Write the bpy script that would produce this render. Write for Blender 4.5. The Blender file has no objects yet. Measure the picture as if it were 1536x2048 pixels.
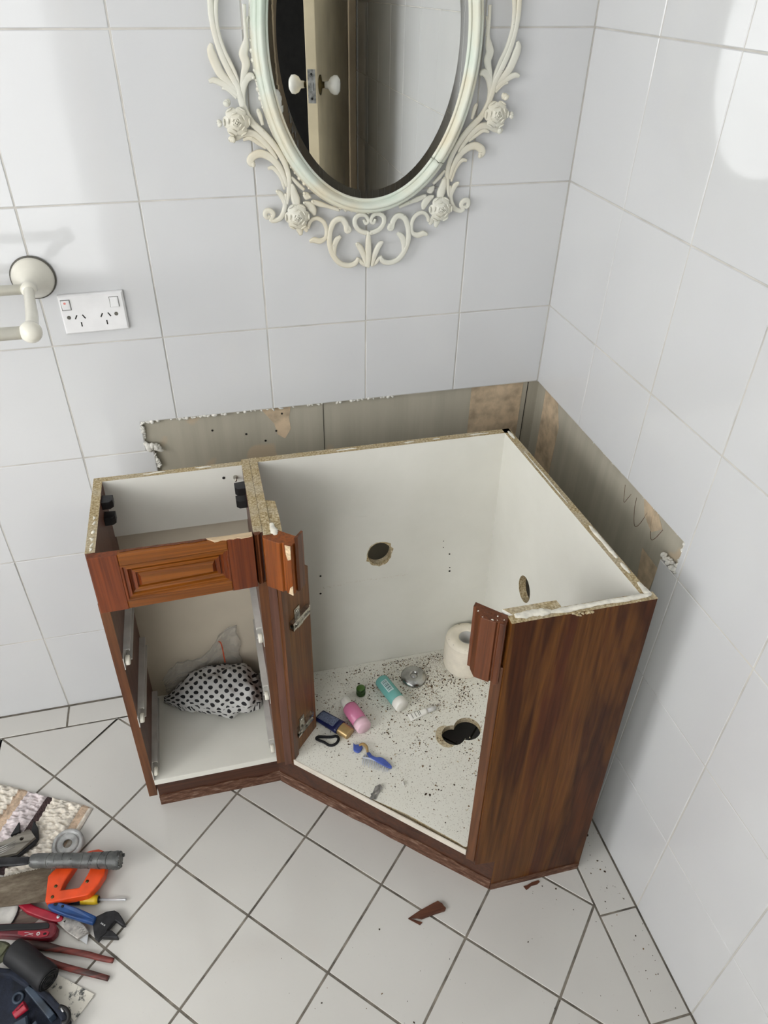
import bpy, bmesh, math, random
from mathutils import Vector, Matrix, noise as mnoise
random.seed(7)
SC = bpy.context.scene
COL = SC.collection
# ------------------------------------------------------------------ camera
cam = bpy.data.cameras.new('camera'); camo = bpy.data.objects.new('camera', cam); COL.objects.link(camo)
camo.location = (-0.7205, -1.3693, 1.5734)
camo.rotation_euler = (0.92346, -0.01148, -0.23491)
cam.sensor_fit = 'VERTICAL'; cam.sensor_height = 36.0; cam.lens = 1450.55 / 2048 * 36
cam.shift_x = 20.35 / 2048; cam.shift_y = -1.43 / 2048
cam.clip_start = 0.02
SC.camera = camo
# ------------------------------------------------------------------ world, light, exposure
wd = bpy.data.worlds.new('world'); SC.world = wd; wd.use_nodes = True
wd.node_tree.nodes['Background'].inputs[0].default_value = (0.8, 0.9, 1.0, 1)
wd.node_tree.nodes['Background'].inputs[1].default_value = 0.3
SC.view_settings.view_transform = 'Standard'; SC.view_settings.look = 'None'
SC.view_settings.gamma = 1.0; SC.view_settings.exposure = 0.13
WIN_REAR = 2.5      # radiance of the frosted panes
WIN_LEFT = 9.8
# room extents: back wall y=0, right wall x=0, floor z=0
XL, YR, ZC = -2.7, -2.25, 2.45

# ------------------------------------------------------------------ helpers
def lin(c):
    return tuple(((v / 255) / 12.92 if v / 255 <= 0.04045 else ((v / 255 + 0.055) / 1.055) ** 2.4) for v in c) + (1.0,)

class NT:
    def __init__(s, name):
        s.m = bpy.data.materials.new(name); s.m.use_nodes = True
        s.t = s.m.node_tree; s.b = s.t.nodes['Principled BSDF']
    def n(s, typ, **kw):
        nd = s.t.nodes.new(typ)
        for k, v in kw.items():
            if k in nd.inputs.keys(): nd.inputs[k].default_value = v
            else: setattr(nd, k, v)
        return nd
    def l(s, a, b): s.t.links.new(a, b)
    def coord(s, scale=(1, 1, 1), kind='Object', loc=(0, 0, 0), rot=(0, 0, 0)):
        tc = s.n('ShaderNodeTexCoord'); mp = s.n('ShaderNodeMapping')
        mp.inputs['Scale'].default_value = scale; mp.inputs['Location'].default_value = loc
        mp.inputs['Rotation'].default_value = rot
        s.l(tc.outputs[kind], mp.inputs['Vector']); return mp.outputs[0]
    def noise(s, vec, scale, detail=3, rough=0.5, dist=0.0):
        nd = s.n('ShaderNodeTexNoise'); nd.inputs['Scale'].default_value = scale
        nd.inputs['Detail'].default_value = detail; nd.inputs['Roughness'].default_value = rough
        nd.inputs['Distortion'].default_value = dist
        if vec is not None: s.l(vec, nd.inputs['Vector'])
        return nd.outputs['Fac']
    def ramp(s, fac, stops, interp='LINEAR'):
        r = s.n('ShaderNodeValToRGB'); cr = r.color_ramp; cr.interpolation = interp
        while len(cr.elements) > len(stops): cr.elements.remove(cr.elements[-1])
        while len(cr.elements) < len(stops): cr.elements.new(0.5)
        for e, (p, c) in zip(cr.elements, stops):
            e.position = p; e.color = lin(c) if len(c) == 3 else c
        s.l(fac, r.inputs[0]); return r.outputs[0]
    def mix(s, fac, a, b, mode='MIX'):
        m = s.n('ShaderNodeMix', data_type='RGBA', blend_type=mode)
        if isinstance(fac, (int, float)): m.inputs[0].default_value = fac
        else: s.l(fac, m.inputs[0])
        for k, v in ((6, a), (7, b)):
            if isinstance(v, tuple): m.inputs[k].default_value = lin(v) if len(v) == 3 else v
            else: s.l(v, m.inputs[k])
        return m.outputs[2]
    def bump(s, h, strength, dist=0.002):
        b = s.n('ShaderNodeBump'); b.inputs['Strength'].default_value = strength
        b.inputs['Distance'].default_value = dist
        s.l(h, b.inputs['Height']); s.l(b.outputs[0], s.b.inputs['Normal'])
    def set(s, color=None, rough=None, metal=None, spec=None, coat=None):
        if color is not None:
            if isinstance(color, tuple): s.b.inputs['Base Color'].default_value = lin(color)
            else: s.l(color, s.b.inputs['Base Color'])
        if rough is not None:
            if isinstance(rough, (int, float)): s.b.inputs['Roughness'].default_value = rough
            else: s.l(rough, s.b.inputs['Roughness'])
        if metal is not None: s.b.inputs['Metallic'].default_value = metal
        if spec is not None: s.b.inputs['Specular IOR Level'].default_value = spec
        if coat is not None:
            s.b.inputs['Coat Weight'].default_value = coat; s.b.inputs['Coat Roughness'].default_value = 0.1
        return s.m

def simple(name, col, rough=0.5, metal=0.0, spec=0.5, vary=0.06, vscale=30, bump=0.0, bscale=200, coat=None):
    t = NT(name); v = t.coord()
    f = t.noise(v, vscale, 4)
    dk = tuple(max(0, c * (1 - vary * 2)) for c in col); lt = tuple(min(255, c * (1 + vary)) for c in col)
    c = t.ramp(f, [(0.3, dk), (0.65, lt)])
    if bump: t.bump(t.noise(v, bscale, 3), bump, 0.001)
    return t.set(c, rough, metal, spec, coat)

def wood(name, stops, axis='z', across=22, fine=170, rough=0.35, spec=0.4, tilt=0.0, along=1.3, coat=None):
    t = NT(name)
    def sc(a, l): return (l, a, a) if axis == 'x' else (a, a, l)
    v = t.coord(sc(across, along), rot=(0, tilt, 0)); w = t.coord(sc(fine, 4.0), rot=(0, tilt, 0))
    a = t.noise(v, 1.0, 4, 0.6, 0.9); b = t.noise(w, 1.0, 3, 0.6, 0.3)
    c = t.ramp(a, stops)
    g = t.ramp(b, [(0.35, (150, 140, 130)), (0.6, (255, 255, 255))])
    c = t.mix(0.55, c, g, 'MULTIPLY')
    t.bump(b, 0.12, 0.0006)
    return t.set(c, rough, 0, spec, coat)

M = {}
# glazed wall tile: white, glossy, faintly wavy
t = NT('wall_tile_glaze'); v = t.coord()
t.bump(t.noise(v, 9, 2), 0.10, 0.004)
M['tile'] = t.set(t.ramp(t.noise(v, 3, 2), [(0.3, (211, 212, 213)), (0.7, (216, 217, 217))]), 0.07, 0, 0.5)
M['grout'] = simple('wall_grout', (200, 197, 190), 0.8, vary=0.05, vscale=14)
t = NT('floor_tile_glaze'); v = t.coord()
t.bump(t.noise(v, 14, 3), 0.06, 0.003)
fc = t.ramp(t.noise(v, 2.5, 3), [(0.3, (206, 204, 198)), (0.7, (214, 212, 206))])
dirt = t.ramp(t.noise(v, 210, 2, 0.6), [(0.70, (0, 0, 0)), (0.76, (255, 255, 255))])
fc = t.mix(t.mix(0.25, (0, 0, 0), dirt), fc, (128, 122, 112))
M['ftile'] = t.set(fc, t.ramp(t.noise(v, 30, 4), [(0.3, (40, 40, 40)), (0.8, (90, 90, 90))]), 0, 0.45)
M['fgrout'] = simple('floor_grout', (118, 112, 102), 0.9, vary=0.2, vscale=25, bump=0.3)
t = NT('bare_wallboard'); v = t.coord(); vs = t.coord((30, 30, 2))
c = t.ramp(t.noise(vs, 1.0, 4, 0.6), [(0.25, (164, 159, 144)), (0.7, (180, 174, 158))])
big = t.ramp(t.noise(v, 7, 2, 0.5, 0.4), [(0.60, (0, 0, 0)), (0.63, (255, 255, 255))])
c = t.mix(t.mix(0.8, (0, 0, 0), big), c, (190, 172, 146))
t.bump(t.noise(v, 90, 4), 0.25, 0.001)
M['board'] = t.set(c, 0.75, 0, 0.3)
M['boardtan'] = simple('torn_paper_liner', (196, 176, 148), 0.85, vary=0.08, vscale=40, bump=0.3)
M['mortar'] = simple('mortar', (222, 220, 212), 0.95, vary=0.05, vscale=120, bump=0.8, bscale=160)
M['veneer'] = wood('dark_brown_veneer', [(0.26, (54, 28, 14)), (0.37, (92, 50, 22)), (0.45, (68, 36, 18)), (0.54, (112, 70, 30)), (0.62, (84, 44, 23)), (0.76, (56, 29, 17))], 'z', 8, 130, 0.36, 0.14, 0.10, 0.6)
M['veneer2'] = wood('brown_lipping_veneer', [(0.3, (84, 48, 25)), (0.5, (114, 70, 38)), (0.7, (90, 51, 27))], 'z', 26, 160, 0.38)
M['hboard'] = wood('hinge_board_wood', [(0.3, (88, 48, 19)), (0.48, (116, 68, 28)), (0.62, (130, 84, 40)), (0.78, (94, 52, 22))], 'z', 20, 150, 0.4)
M['inner'] = wood('inner_face_veneer', [(0.3, (84, 52, 42)), (0.6, (112, 76, 62))], 'z', 22, 140, 0.4)
M['rail_wood'] = wood('orange_stained_rail', [(0.3, (98, 50, 10)), (0.5, (140, 80, 22)), (0.7, (114, 62, 15))], 'x', 26, 180, 0.3, 0.35, coat=0.08)
M['stile_wood'] = wood('red_stained_stile', [(0.3, (92, 40, 16)), (0.5, (126, 60, 24)), (0.7, (100, 44, 18))], 'z', 26, 180, 0.3, 0.35, coat=0.08)
M['mould_wood'] = wood('orange_stained_moulding', [(0.3, (110, 52, 10)), (0.5, (150, 78, 16)), (0.7, (120, 58, 12))], 'z', 34, 220, 0.3, 0.35, coat=0.08)
M['mould_dark'] = wood('brown_stained_moulding', [(0.3, (78, 40, 20)), (0.5, (112, 62, 32)), (0.7, (88, 46, 24))], 'z', 34, 220, 0.32, 0.35, coat=0.05)
M['rawwood'] = wood('torn_raw_wood', [(0.3, (214, 184, 144)), (0.6, (240, 216, 180))], 'x', 30, 150, 0.8)
M['kick'] = wood('kickboard_veneer', [(0.3, (60, 32, 20)), (0.5, (86, 48, 28)), (0.7, (68, 38, 25))], 'x', 22, 120, 0.42)
t = NT('scuffed_kick_edge'); v = t.coord((40, 40, 130))
c = t.ramp(t.noise(v, 1.0, 5, 0.65), [(0.35, (74, 44, 32)), (0.55, (108, 76, 58)), (0.72, (150, 126, 110))])
t.bump(t.noise(v, 2, 3), 0.4, 0.001); M['scuff'] = t.set(c, 0.7, 0, 0.3)
t = NT('raw_chipboard'); v = t.coord((1, 1, 1))
vo = t.n('ShaderNodeTexVoronoi'); vo.inputs['Scale'].default_value = 420; t.l(v, vo.inputs['Vector'])
f1 = t.noise(v, 260, 4, 0.7); f2 = t.noise(v, 22, 3)
c = t.ramp(f1, [(0.28, (110, 90, 60)), (0.44, (166, 146, 108)), (0.58, (200, 184, 148)), (0.74, (232, 224, 202))])
c = t.mix(t.ramp(f2, [(0.45, (0, 0, 0)), (0.62, (150, 150, 150))]), c, (206, 200, 184))
t.bump(f1, 0.9, 0.002); M['chip'] = t.set(c, 0.9, 0, 0.2)
t = NT('white_melamine'); v = t.coord()
c = t.ramp(t.noise(v, 6, 4, 0.6), [(0.3, (224, 223, 213)), (0.7, (232, 231, 222))])
scu = t.ramp(t.noise(t.coord((14, 14, 40)), 1.0, 5, 0.7), [(0.68, (0, 0, 0)), (0.80, (120, 120, 120))])
M['mel'] = t.set(t.mix(scu, c, (178, 172, 156)), 0.35, 0, 0.4)
t = NT('dirty_white_melamine'); v = t.coord()
c = t.ramp(t.noise(v, 5, 4, 0.6), [(0.3, (228, 226, 214)), (0.7, (236, 235, 225))])
st = t.ramp(t.noise(v, 60, 4, 0.7), [(0.62, (0, 0, 0)), (0.78, (130, 130, 130))])
sp = t.ramp(t.noise(v, 330, 2, 0.6), [(0.61, (0, 0, 0)), (0.68, (200, 200, 200))])
c = t.mix(st, c, (182, 166, 142)); c = t.mix(sp, c, (122, 102, 80))
M['dirty'] = t.set(c, 0.45, 0, 0.4)
M['cream'] = simple('cream_melamine', (206, 196, 176), 0.5, vary=0.03, vscale=4)
M['sealant'] = simple('dried_white_sealant', (232, 228, 214), 0.5, vary=0.05, vscale=90, bump=0.4, bscale=90)
M['edge'] = simple('white_edge_strip', (222, 214, 200), 0.45, vary=0.03)
M['runner'] = simple('white_painted_steel', (204, 202, 196), 0.4, vary=0.03, vscale=30)
M['nylon'] = simple('white_nylon', (226, 222, 208), 0.4)
M['blackp'] = simple('black_plastic', (24, 23, 24), 0.45, vary=0.1)
M['chrome'] = simple('nickel_plate', (188, 184, 174), 0.22, 1.0, vary=0.12, vscale=120)
M['hole'] = simple('drilled_hole', (30, 26, 22), 0.9)
# mirror
t = NT('mirror_silver'); M['silver'] = t.set((238, 240, 238), 0.0, 1.0)
t = NT('chalk_paint'); v = t.coord()
c = t.ramp(t.noise(v, 4.5, 3, 0.6), [(0.32, (214, 217, 203)), (0.5, (222, 221, 209)), (0.68, (221, 212, 188))])
wr = t.ramp(t.noise(t.coord((60, 60, 60)), 1.6, 5, 0.75), [(0.67, (0, 0, 0)), (0.70, (200, 200, 200))])
c = t.mix(wr, c, (98, 92, 78)); M['chalk'] = t.set(c, 0.45, 0, 0.4)
t = NT('mint_chalk_paint'); v = t.coord()
c = t.ramp(t.noise(v, 6, 3, 0.6), [(0.35, (198, 216, 200)), (0.5, (216, 222, 209)), (0.66, (222, 212, 186))])
wr = t.ramp(t.noise(t.coord((50, 50, 50)), 1.4, 5, 0.8), [(0.70, (0, 0, 0)), (0.73, (190, 190, 190))])
c = t.mix(wr, c, (112, 104, 88)); M['mint'] = t.set(c, 0.4, 0, 0.45)
M['dark'] = simple('dark_crevice', (26, 25, 22), 0.8)
M['ivory'] = simple('ivory_enamel', (232, 229, 216), 0.18, vary=0.01, spec=0.5)
M['gasket'] = simple('grey_gasket', (96, 94, 86), 0.6)
M['whitep'] = simple('white_socket_plastic', (236, 236, 236), 0.3, vary=0.01)
M['red_dot'] = simple('faded_red_mark', (236, 150, 140), 0.5)
M['porcelain'] = simple('porcelain', (240, 238, 230), 0.1, vary=0.01)
M['creampaint'] = simple('cream_door_paint', (222, 208, 176), 0.4, vary=0.04, vscale=6)
M['beigepaint'] = simple('beige_frame_paint', (170, 152, 126), 0.45, vary=0.05, vscale=6)
M['hall'] = simple('unlit_hall_dark', (48, 46, 44), 0.8)  # gloom of the unlit hall is put into this dark colour
M['wallpaint'] = simple('white_wall_paint', (226, 226, 224), 0.7, vary=0.02)
M['steel'] = simple('dull_steel', (150, 150, 148), 0.38, 0.9, vary=0.15, vscale=60)
M['brass'] = simple('tarnished_brass', (96, 84, 52), 0.4, 0.9)
def emit(name, col, s):
    t = NT(name); t.set((230, 230, 230), 0.3)
    v = t.coord(); c = t.ramp(t.noise(v, 3, 2), [(0.3, col), (0.7, (255, 255, 255))])
    t.l(c, t.b.inputs['Emission Color']); t.b.inputs['Emission Strength'].default_value = s; return t.m
M['pane_a'] = emit('frosted_pane_daylight', (250, 252, 255), WIN_REAR)
M['pane_b'] = emit('frosted_pane_bright_daylight', (252, 252, 255), WIN_LEFT)

# ---- mesh builders
def box(bm, x0, x1, y0, y1, z0, z1, mi=0, top=None):
    v = [bm.verts.new(p) for p in ((x0, y0, z0), (x1, y0, z0), (x1, y1, z0), (x0, y1, z0), (x0, y0, z1), (x1, y0, z1), (x1, y1, z1), (x0, y1, z1))]
    for k, f in enumerate(((3, 2, 1, 0), (4, 5, 6, 7), (0, 1, 5, 4), (1, 2, 6, 5), (2, 3, 7, 6), (3, 0, 4, 7))):
        fc = bm.faces.new([v[i] for i in f]); fc.material_index = top if (k == 1 and top is not None) else mi
    return v
def area2(p): return sum(p[i][0] * p[(i + 1) % len(p)][1] - p[(i + 1) % len(p)][0] * p[i][1] for i in range(len(p))) / 2
def prism(bm, poly, z0, z1, fr=None, mi=0, top=None, bottom=None, bev=0.0):
    """poly in (u,v) extruded from w=z0 to z1; fr maps (u,v,w) to a point"""
    fr = fr or (lambda u, v, w: (u, v, w))
    p = list(poly)
    if area2(p) < 0: p.reverse()
    rings = [(p, z0)]
    if bev:
        rings.append((p, z1 - bev)); rings.append((inset(p, bev), z1))
    else: rings.append((p, z1))
    R = [[bm.verts.new(fr(u, v, w)) for u, v in q] for q, w in rings]
    n = len(p)
    f = bm.faces.new(R[0][::-1]); f.material_index = mi if bottom is None else bottom
    for a, b in zip(R, R[1:]):
        for i in range(n):
            g = bm.faces.new((a[i], a[(i + 1) % n], b[(i + 1) % n], b[i])); g.material_index = mi
    f = bm.faces.new(R[-1]); f.material_index = mi if top is None else top
def inset(p, d):
    n = len(p); out = []
    for i in range(n):
        a, b, c = p[i - 1], p[i], p[(i + 1) % n]
        def off(q, r):
            dx, dy = r[0] - q[0], r[1] - q[1]; l = math.hypot(dx, dy) or 1e-9
            return (q[0] - dy / l * d, q[1] + dx / l * d), (dx / l, dy / l)
        (p1, d1), (p2, d2) = off(a, b), off(b, c)
        cr = d1[0] * d2[1] - d1[1] * d2[0]
        if abs(cr) < 1e-4: out.append(p2); continue
        s = ((p2[0] - p1[0]) * d2[1] - (p2[1] - p1[1]) * d2[0]) / cr
        out.append((p1[0] + d1[0] * s, p1[1] + d1[1] * s))
    return out
def smooth_path(pts, k=4, closed=False):
    P = [Vector(p) for p in pts]; n = len(P); out = []
    if n < 3: return P
    rng = range(n) if closed else range(n - 1)
    for i in rng:
        if closed: a, b, c, d = P[i - 1], P[i], P[(i + 1) % n], P[(i + 2) % n]
        else: a, b, c, d = P[max(i - 1, 0)], P[i], P[i + 1], P[min(i + 2, n - 1)]
        for j in range(k):
            t = j / k
            out.append(0.5 * ((2 * b) + (c - a) * t + (2 * a - 5 * b + 4 * c - d) * t * t + (3 * b - a - 3 * c + d) * t ** 3))
    if not closed: out.append(P[-1])
    return out
def lerp_list(r, m):
    n = len(r); return [r[min(int(i * (n - 1) / (m - 1)), n - 2)] * (1 - ((i * (n - 1) / (m - 1)) - min(int(i * (n - 1) / (m - 1)), n - 2))) + r[min(int(i * (n - 1) / (m - 1)), n - 2) + 1] * ((i * (n - 1) / (m - 1)) - min(int(i * (n - 1) / (m - 1)), n - 2)) for i in range(m)]
def tube(bm, pts, r, seg=10, k=4, closed=False, up=None, flat=1.0, mi=0, jitter=0.0, sm=True):
    P = smooth_path(pts, k, closed) if sm else [Vector(p) for p in pts]
    m = len(P)
    R = [r] * m if isinstance(r, (int, float)) else lerp_list(list(r), m)
    rings = []; prev = None
    for i, p in enumerate(P):
        if closed: tg = P[(i + 1) % m] - P[i - 1]
        else: tg = P[min(i + 1, m - 1)] - P[max(i - 1, 0)]
        if tg.length < 1e-9: tg = Vector((0, 0, 1))
        tg.normalize()
        if up is not None: b = Vector(up) - tg * Vector(up).dot(tg)
        elif prev is None: b = tg.orthogonal()
        else: b = prev - tg * prev.dot(tg)
        if b.length < 1e-6: b = tg.orthogonal()
        b.normalize(); prev = b; a = b.cross(tg)
        ring = []
        for j in range(seg):
            th = 2 * math.pi * j / seg; q = R[i] * (1 + (random.uniform(-jitter, jitter) if jitter else 0))
            ring.append(bm.verts.new(p + a * math.cos(th) * q + b * math.sin(th) * q * flat))
        rings.append(ring)
    pairs = list(zip(rings, rings[1:])) + ([(rings[-1], rings[0])] if closed else [])
    for a, b in pairs:
        for j in range(seg):
            f = bm.faces.new((a[j], a[(j + 1) % seg], b[(j + 1) % seg], b[j])); f.material_index = mi; f.smooth = True
    if not closed:
        for ring, rev in ((rings[0], True), (rings[-1], False)):
            f = bm.faces.new(ring[::-1] if rev else ring); f.material_index = mi
def lathe(bm, prof, mtx=None, seg=32, mi=0, sm=True, sx=1.0):
    mtx = mtx or Matrix.Identity(4); rings = []
    for r, z in prof:
        if r < 1e-6: rings.append([bm.verts.new(mtx @ Vector((0, 0, z)))])
        else: rings.append([bm.verts.new(mtx @ Vector((r * math.cos(2 * math.pi * j / seg) * sx, r * math.sin(2 * math.pi * j / seg), z))) for j in range(seg)])
    for a, b in zip(rings, rings[1:]):
        for j in range(seg):
            k = (j + 1) % seg
            if len(a) == 1 and len(b) == 1: continue
            if len(a) == 1: q = (a[0], b[k], b[j])
            elif len(b) == 1: q = (a[j], a[k], b[0])
            else: q = (a[j], a[k], b[k], b[j])
            f = bm.faces.new(q); f.material_index = mi; f.smooth = sm
def axis_mtx(p, d, roll=0):
    d = Vector(d).normalized(); q = Vector((0, 0, 1)).rotation_difference(d)
    return Matrix.Translation(Vector(p)) @ q.to_matrix().to_4x4() @ Matrix.Rotation(roll, 4, 'Z')
def ball(bm, c, r, seg=12, scale=(1, 1, 1), rot=None, mi=0):
    m = Matrix.Translation(Vector(c)) @ (rot.to_4x4() if rot else Matrix.Identity(4)) @ Matrix.Diagonal((*scale, 1))
    res = bmesh.ops.create_uvsphere(bm, u_segments=seg, v_segments=max(6, seg * 2 // 3), radius=r, matrix=m)
    fs = set()
    for v in res['verts']: fs.update(v.link_faces)
    for f in fs: f.smooth = True; f.material_index = mi
def flake(bm, p, s, h=None, mi=0):
    n = random.randint(4, 6); a0 = random.random() * 6.28; h = h or s * random.uniform(0.25, 0.6)
    lo = []; hi = []
    el = random.uniform(0.45, 1.0); ro = random.random() * 6.28
    for i in range(n):
        a = a0 + 6.2832 * i / n; r = s * random.uniform(0.6, 1.1)
        x, y = r * math.cos(a), r * math.sin(a) * el
        x, y = x * math.cos(ro) - y * math.sin(ro), x * math.sin(ro) + y * math.cos(ro)
        lo.append(bm.verts.new((p[0] + x, p[1] + y, p[2]))); hi.append(bm.verts.new((p[0] + x * 0.7, p[1] + y * 0.7, p[2] + h * random.uniform(0.6, 1))))
    f = bm.faces.new(hi); f.material_index = mi
    for i in range(n):
        f = bm.faces.new((lo[i], lo[(i + 1) % n], hi[(i + 1) % n], hi[i])); f.material_index = mi
def plate(bm, outer, holes, w0, w1, fr, mi=0, side=None):
    """flat plate with real holes, outline and holes in (u,v)"""
    loops = [outer] + holes
    for w, flip in ((w0, True), (w1, False)):
        es = []; 
        for lp in loops:
            vs = [bm.verts.new(fr(u, v, w)) for u, v in lp]
            es += [bm.edges.new((vs[i], vs[(i + 1) % len(vs)])) for i in range(len(vs))]
        r = bmesh.ops.triangle_fill(bm, use_beauty=True, use_dissolve=False, edges=es)
        for g in r['geom']:
            if isinstance(g, bmesh.types.BMFace): g.material_index = mi
    for lp in loops:
        a = [bm.verts.new(fr(u, v, w0)) for u, v in lp]; b = [bm.verts.new(fr(u, v, w1)) for u, v in lp]
        for i in range(len(lp)):
            k = (i + 1) % len(lp); f = bm.faces.new((a[i], a[k], b[k], b[i])); f.material_index = mi if side is None else side
def circ(cx, cy, rx, ry=None, n=28): return [(cx + rx * math.cos(2 * math.pi * i / n), cy + (ry or rx) * math.sin(2 * math.pi * i / n)) for i in range(n)]

WARP = None
def obj(name, bm, mats, parent=None, bevel=0.0, seg=2, warp=False, label=None, kind=None, weld=True, recalc=True):
    if weld: bmesh.ops.remove_doubles(bm, verts=bm.verts[:], dist=1e-6)
    if recalc: bmesh.ops.recalc_face_normals(bm, faces=bm.faces[:])
    if warp:
        for v in bm.verts: v.co = WARP(v.co)
    off = Vector((0, 0, 0))
    q = parent
    while q is not None: off += q.location; q = q.parent
    if off.length: bmesh.ops.translate(bm, verts=bm.verts[:], vec=-off)
    me = bpy.data.meshes.new(name); bm.to_mesh(me); bm.free()
    for m in (mats if isinstance(mats, (list, tuple)) else [mats]): me.materials.append(M[m] if isinstance(m, str) else m)
    o = bpy.data.objects.new(name, me); COL.objects.link(o)
    if parent is not None: o.parent = parent
    if bevel:
        b = o.modifiers.new('bevel', 'BEVEL'); b.width = bevel; b.segments = seg; b.limit_method = 'ANGLE'; b.angle_limit = math.radians(40)
    if label: o['label'] = label
    if kind: o['kind'] = kind
    return o
def thing(name, label, cat, loc, group=None):
    o = bpy.data.objects.new(name, None); COL.objects.link(o); o.location = loc; o.empty_display_size = 0.05
    o['label'] = label; o['category'] = cat
    if group: o['group'] = group
    return o
def struct(name, bm, mats, parent=None, **k): return obj(name, bm, mats, parent, kind='structure', **k)
def NB(): return bmesh.new()
# =================================================================== ROOM
def rect_sub(rects, c):
    out = []
    for (a0, a1, b0, b1) in rects:
        c0, c1, d0, d1 = c
        if c1 <= a0 or c0 >= a1 or d1 <= b0 or d0 >= b1: out.append((a0, a1, b0, b1)); continue
        if b0 < d0: out.append((a0, a1, b0, d0))
        if b1 > d1: out.append((a0, a1, d1, b1))
        m0, m1 = max(b0, d0), min(b1, d1)
        if a0 < c0: out.append((a0, c0, m0, m1))
        if a1 > c1: out.append((c1, a1, m0, m1))
    return out
def tiled_wall(name, us, vs, cuts, fr, ext, rnd=0.0006):
    """us, vs: grout line positions; fr(u, v, depth) -> point, depth measured into the room"""
    bm = NB()
    for i in range(len(us) - 1):
        for j in range(len(vs) - 1):
            u0, u1, v0, v1 = us[i], us[i + 1], vs[j], vs[j + 1]
            polys = [[(u0, v0), (u1, v0), (u1, v1), (u0, v1)]]
            for cu, cv in cuts:         # everything right of cu and below cv has been stripped
                if u1 <= cu + 1e-6 or v0 >= cv - 0.001: continue
                if u0 >= cu and v1 <= cv: polys = []; break
                if u0 >= cu: polys = [[(u0, cv), (u1, cv), (u1, v1), (u0, v1)]]
                elif v1 <= cv: polys = [[(u0, v0), (cu, v0), (cu, v1), (u0, v1)]]
                else: polys = [[(u0, v0), (cu, v0), (cu, cv), (u1, cv), (u1, v1), (u0, v1)]]
                break
            tx, tz = random.uniform(-rnd, rnd), random.uniform(-rnd, rnd)
            mu, mv = (us[i] + us[i + 1]) / 2, (vs[j] + vs[j + 1]) / 2
            for poly in polys:
                if min(max(p[k] for p in poly) - min(p[k] for p in poly) for k in (0, 1)) < 0.004: continue
                bm.faces.new([bm.verts.new(fr(*p, -0.0012)) for p in poly]).material_index = 1
                def g(u, v, w): return fr(u, v, w + tx * (u - mu) / 0.1 + tz * (v - mv) / 0.125)
                prism(bm, inset(poly, 0.0011), -0.009, 0.0, g, 0, bev=0.0011)
    a, b, c, d = ext
    bm.faces.new([bm.verts.new(fr(*p, -0.0092)) for p in ((a, c), (b, c), (b, d), (a, d))]).material_index = 2
    prism(bm, [(a, c), (b, c), (b, d), (a, d)], -0.12, -0.010, fr, 2)
    return struct(name, bm, ['tile', 'grout', 'board'], weld=False)
vrow = [0.0, 0.2523, 0.4997, 0.7472, 0.9946, 1.2421, 1.4896, 1.737, 1.985, 2.232, ZC]
ub = [XL] + [-(0.2023 + 0.2 * k) for k in range(12, -1, -1)] + [0.0]
CUTB = [(-0.860, 0.7473), (-0.875, 0.8165)]
back = tiled_wall('wall_back', ub, vrow, CUTB, lambda u, v, w: (u, -w, v), (XL, 0.1, 0.0, ZC))
ur = [YR] + [-(0.2069 + 0.2 * k) for k in range(10, -1, -1)] + [0.0]
CUTR = [(-0.5515, 0.7473), (-0.594, 0.8165)]
right = tiled_wall('wall_right', ur, vrow, CUTR, lambda u, v, w: (-w, u, v), (YR, 0.1, 0.0, ZC))
# rear wall with a doorway and a window, left wall with a window
DX0, DX1, DH = -1.02, -0.035, 2.06
WX0, WX1, WZ0, WZ1 = -2.62, -1.12, 0.35, 2.08
bm = NB()
def holed(fr, a, b, c, d, holes):
    rs = [(a, b, c, d)]
    for h in holes: rs = rect_sub(rs, h)
    for (u0, u1, v0, v1) in rs: prism(bm, [(u0, v0), (u1, v0), (u1, v1), (u0, v1)], 0, 0.11, fr)
holed(lambda u, v, w: (u, YR - w, v), XL, 0.1, 0, ZC, [(DX0, DX1, -1, DH), (WX0, WX1, WZ0, WZ1)])
struct('wall_front', bm, 'wallpaint', weld=False)
bm = NB()
LY0, LY1, LZ0, LZ1 = -1.95, -0.95, 1.05, 2.1
holed(lambda u, v, w: (XL - w, u, v), YR - 0.1, 0.1, 0, ZC, [(LY0, LY1, LZ0, LZ1)])
struct('wall_left', bm, 'wallpaint', weld=False)
bm = NB(); box(bm, XL - 0.1, 0.1, YR - 0.1, 0.1, ZC, ZC + 0.1); struct('ceiling', bm, 'wallpaint')
def window(name, fr, a, b, c, d, pane):
    bm = NB(); prism(bm, [(a, c), (b, c), (b, d), (a, d)], 0.06, 0.068, fr); o = struct(name, bm, pane)
    bm = NB(); w = 0.04
    for r in ((a, b, c, c + w), (a, b, d - w, d), (a, a + w, c, d), (b - w, b, c, d), ((a + b) / 2 - w / 2, (a + b) / 2 + w / 2, c, d)):
        prism(bm, [(r[0], r[2]), (r[1], r[2]), (r[1], r[3]), (r[0], r[3])], 0.03, 0.07, fr)
    struct('window_frame', bm, 'wallpaint', o, weld=False)
window('window_1', lambda u, v, w: (u, YR - w, v), WX0, WX1, WZ0, WZ1, 'pane_a')
window('window_2', lambda u, v, w: (XL - w, u, v), LY0, LY1, LZ0, LZ1, 'pane_b')
# dark hall beyond the doorway
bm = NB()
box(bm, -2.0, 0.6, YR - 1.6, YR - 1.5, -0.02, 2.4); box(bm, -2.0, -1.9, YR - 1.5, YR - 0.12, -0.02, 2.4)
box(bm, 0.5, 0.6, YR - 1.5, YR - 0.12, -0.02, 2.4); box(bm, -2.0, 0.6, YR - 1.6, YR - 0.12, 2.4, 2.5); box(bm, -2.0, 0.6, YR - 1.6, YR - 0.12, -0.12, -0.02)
struct('wall_hall', bm, 'hall', weld=False)
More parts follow.
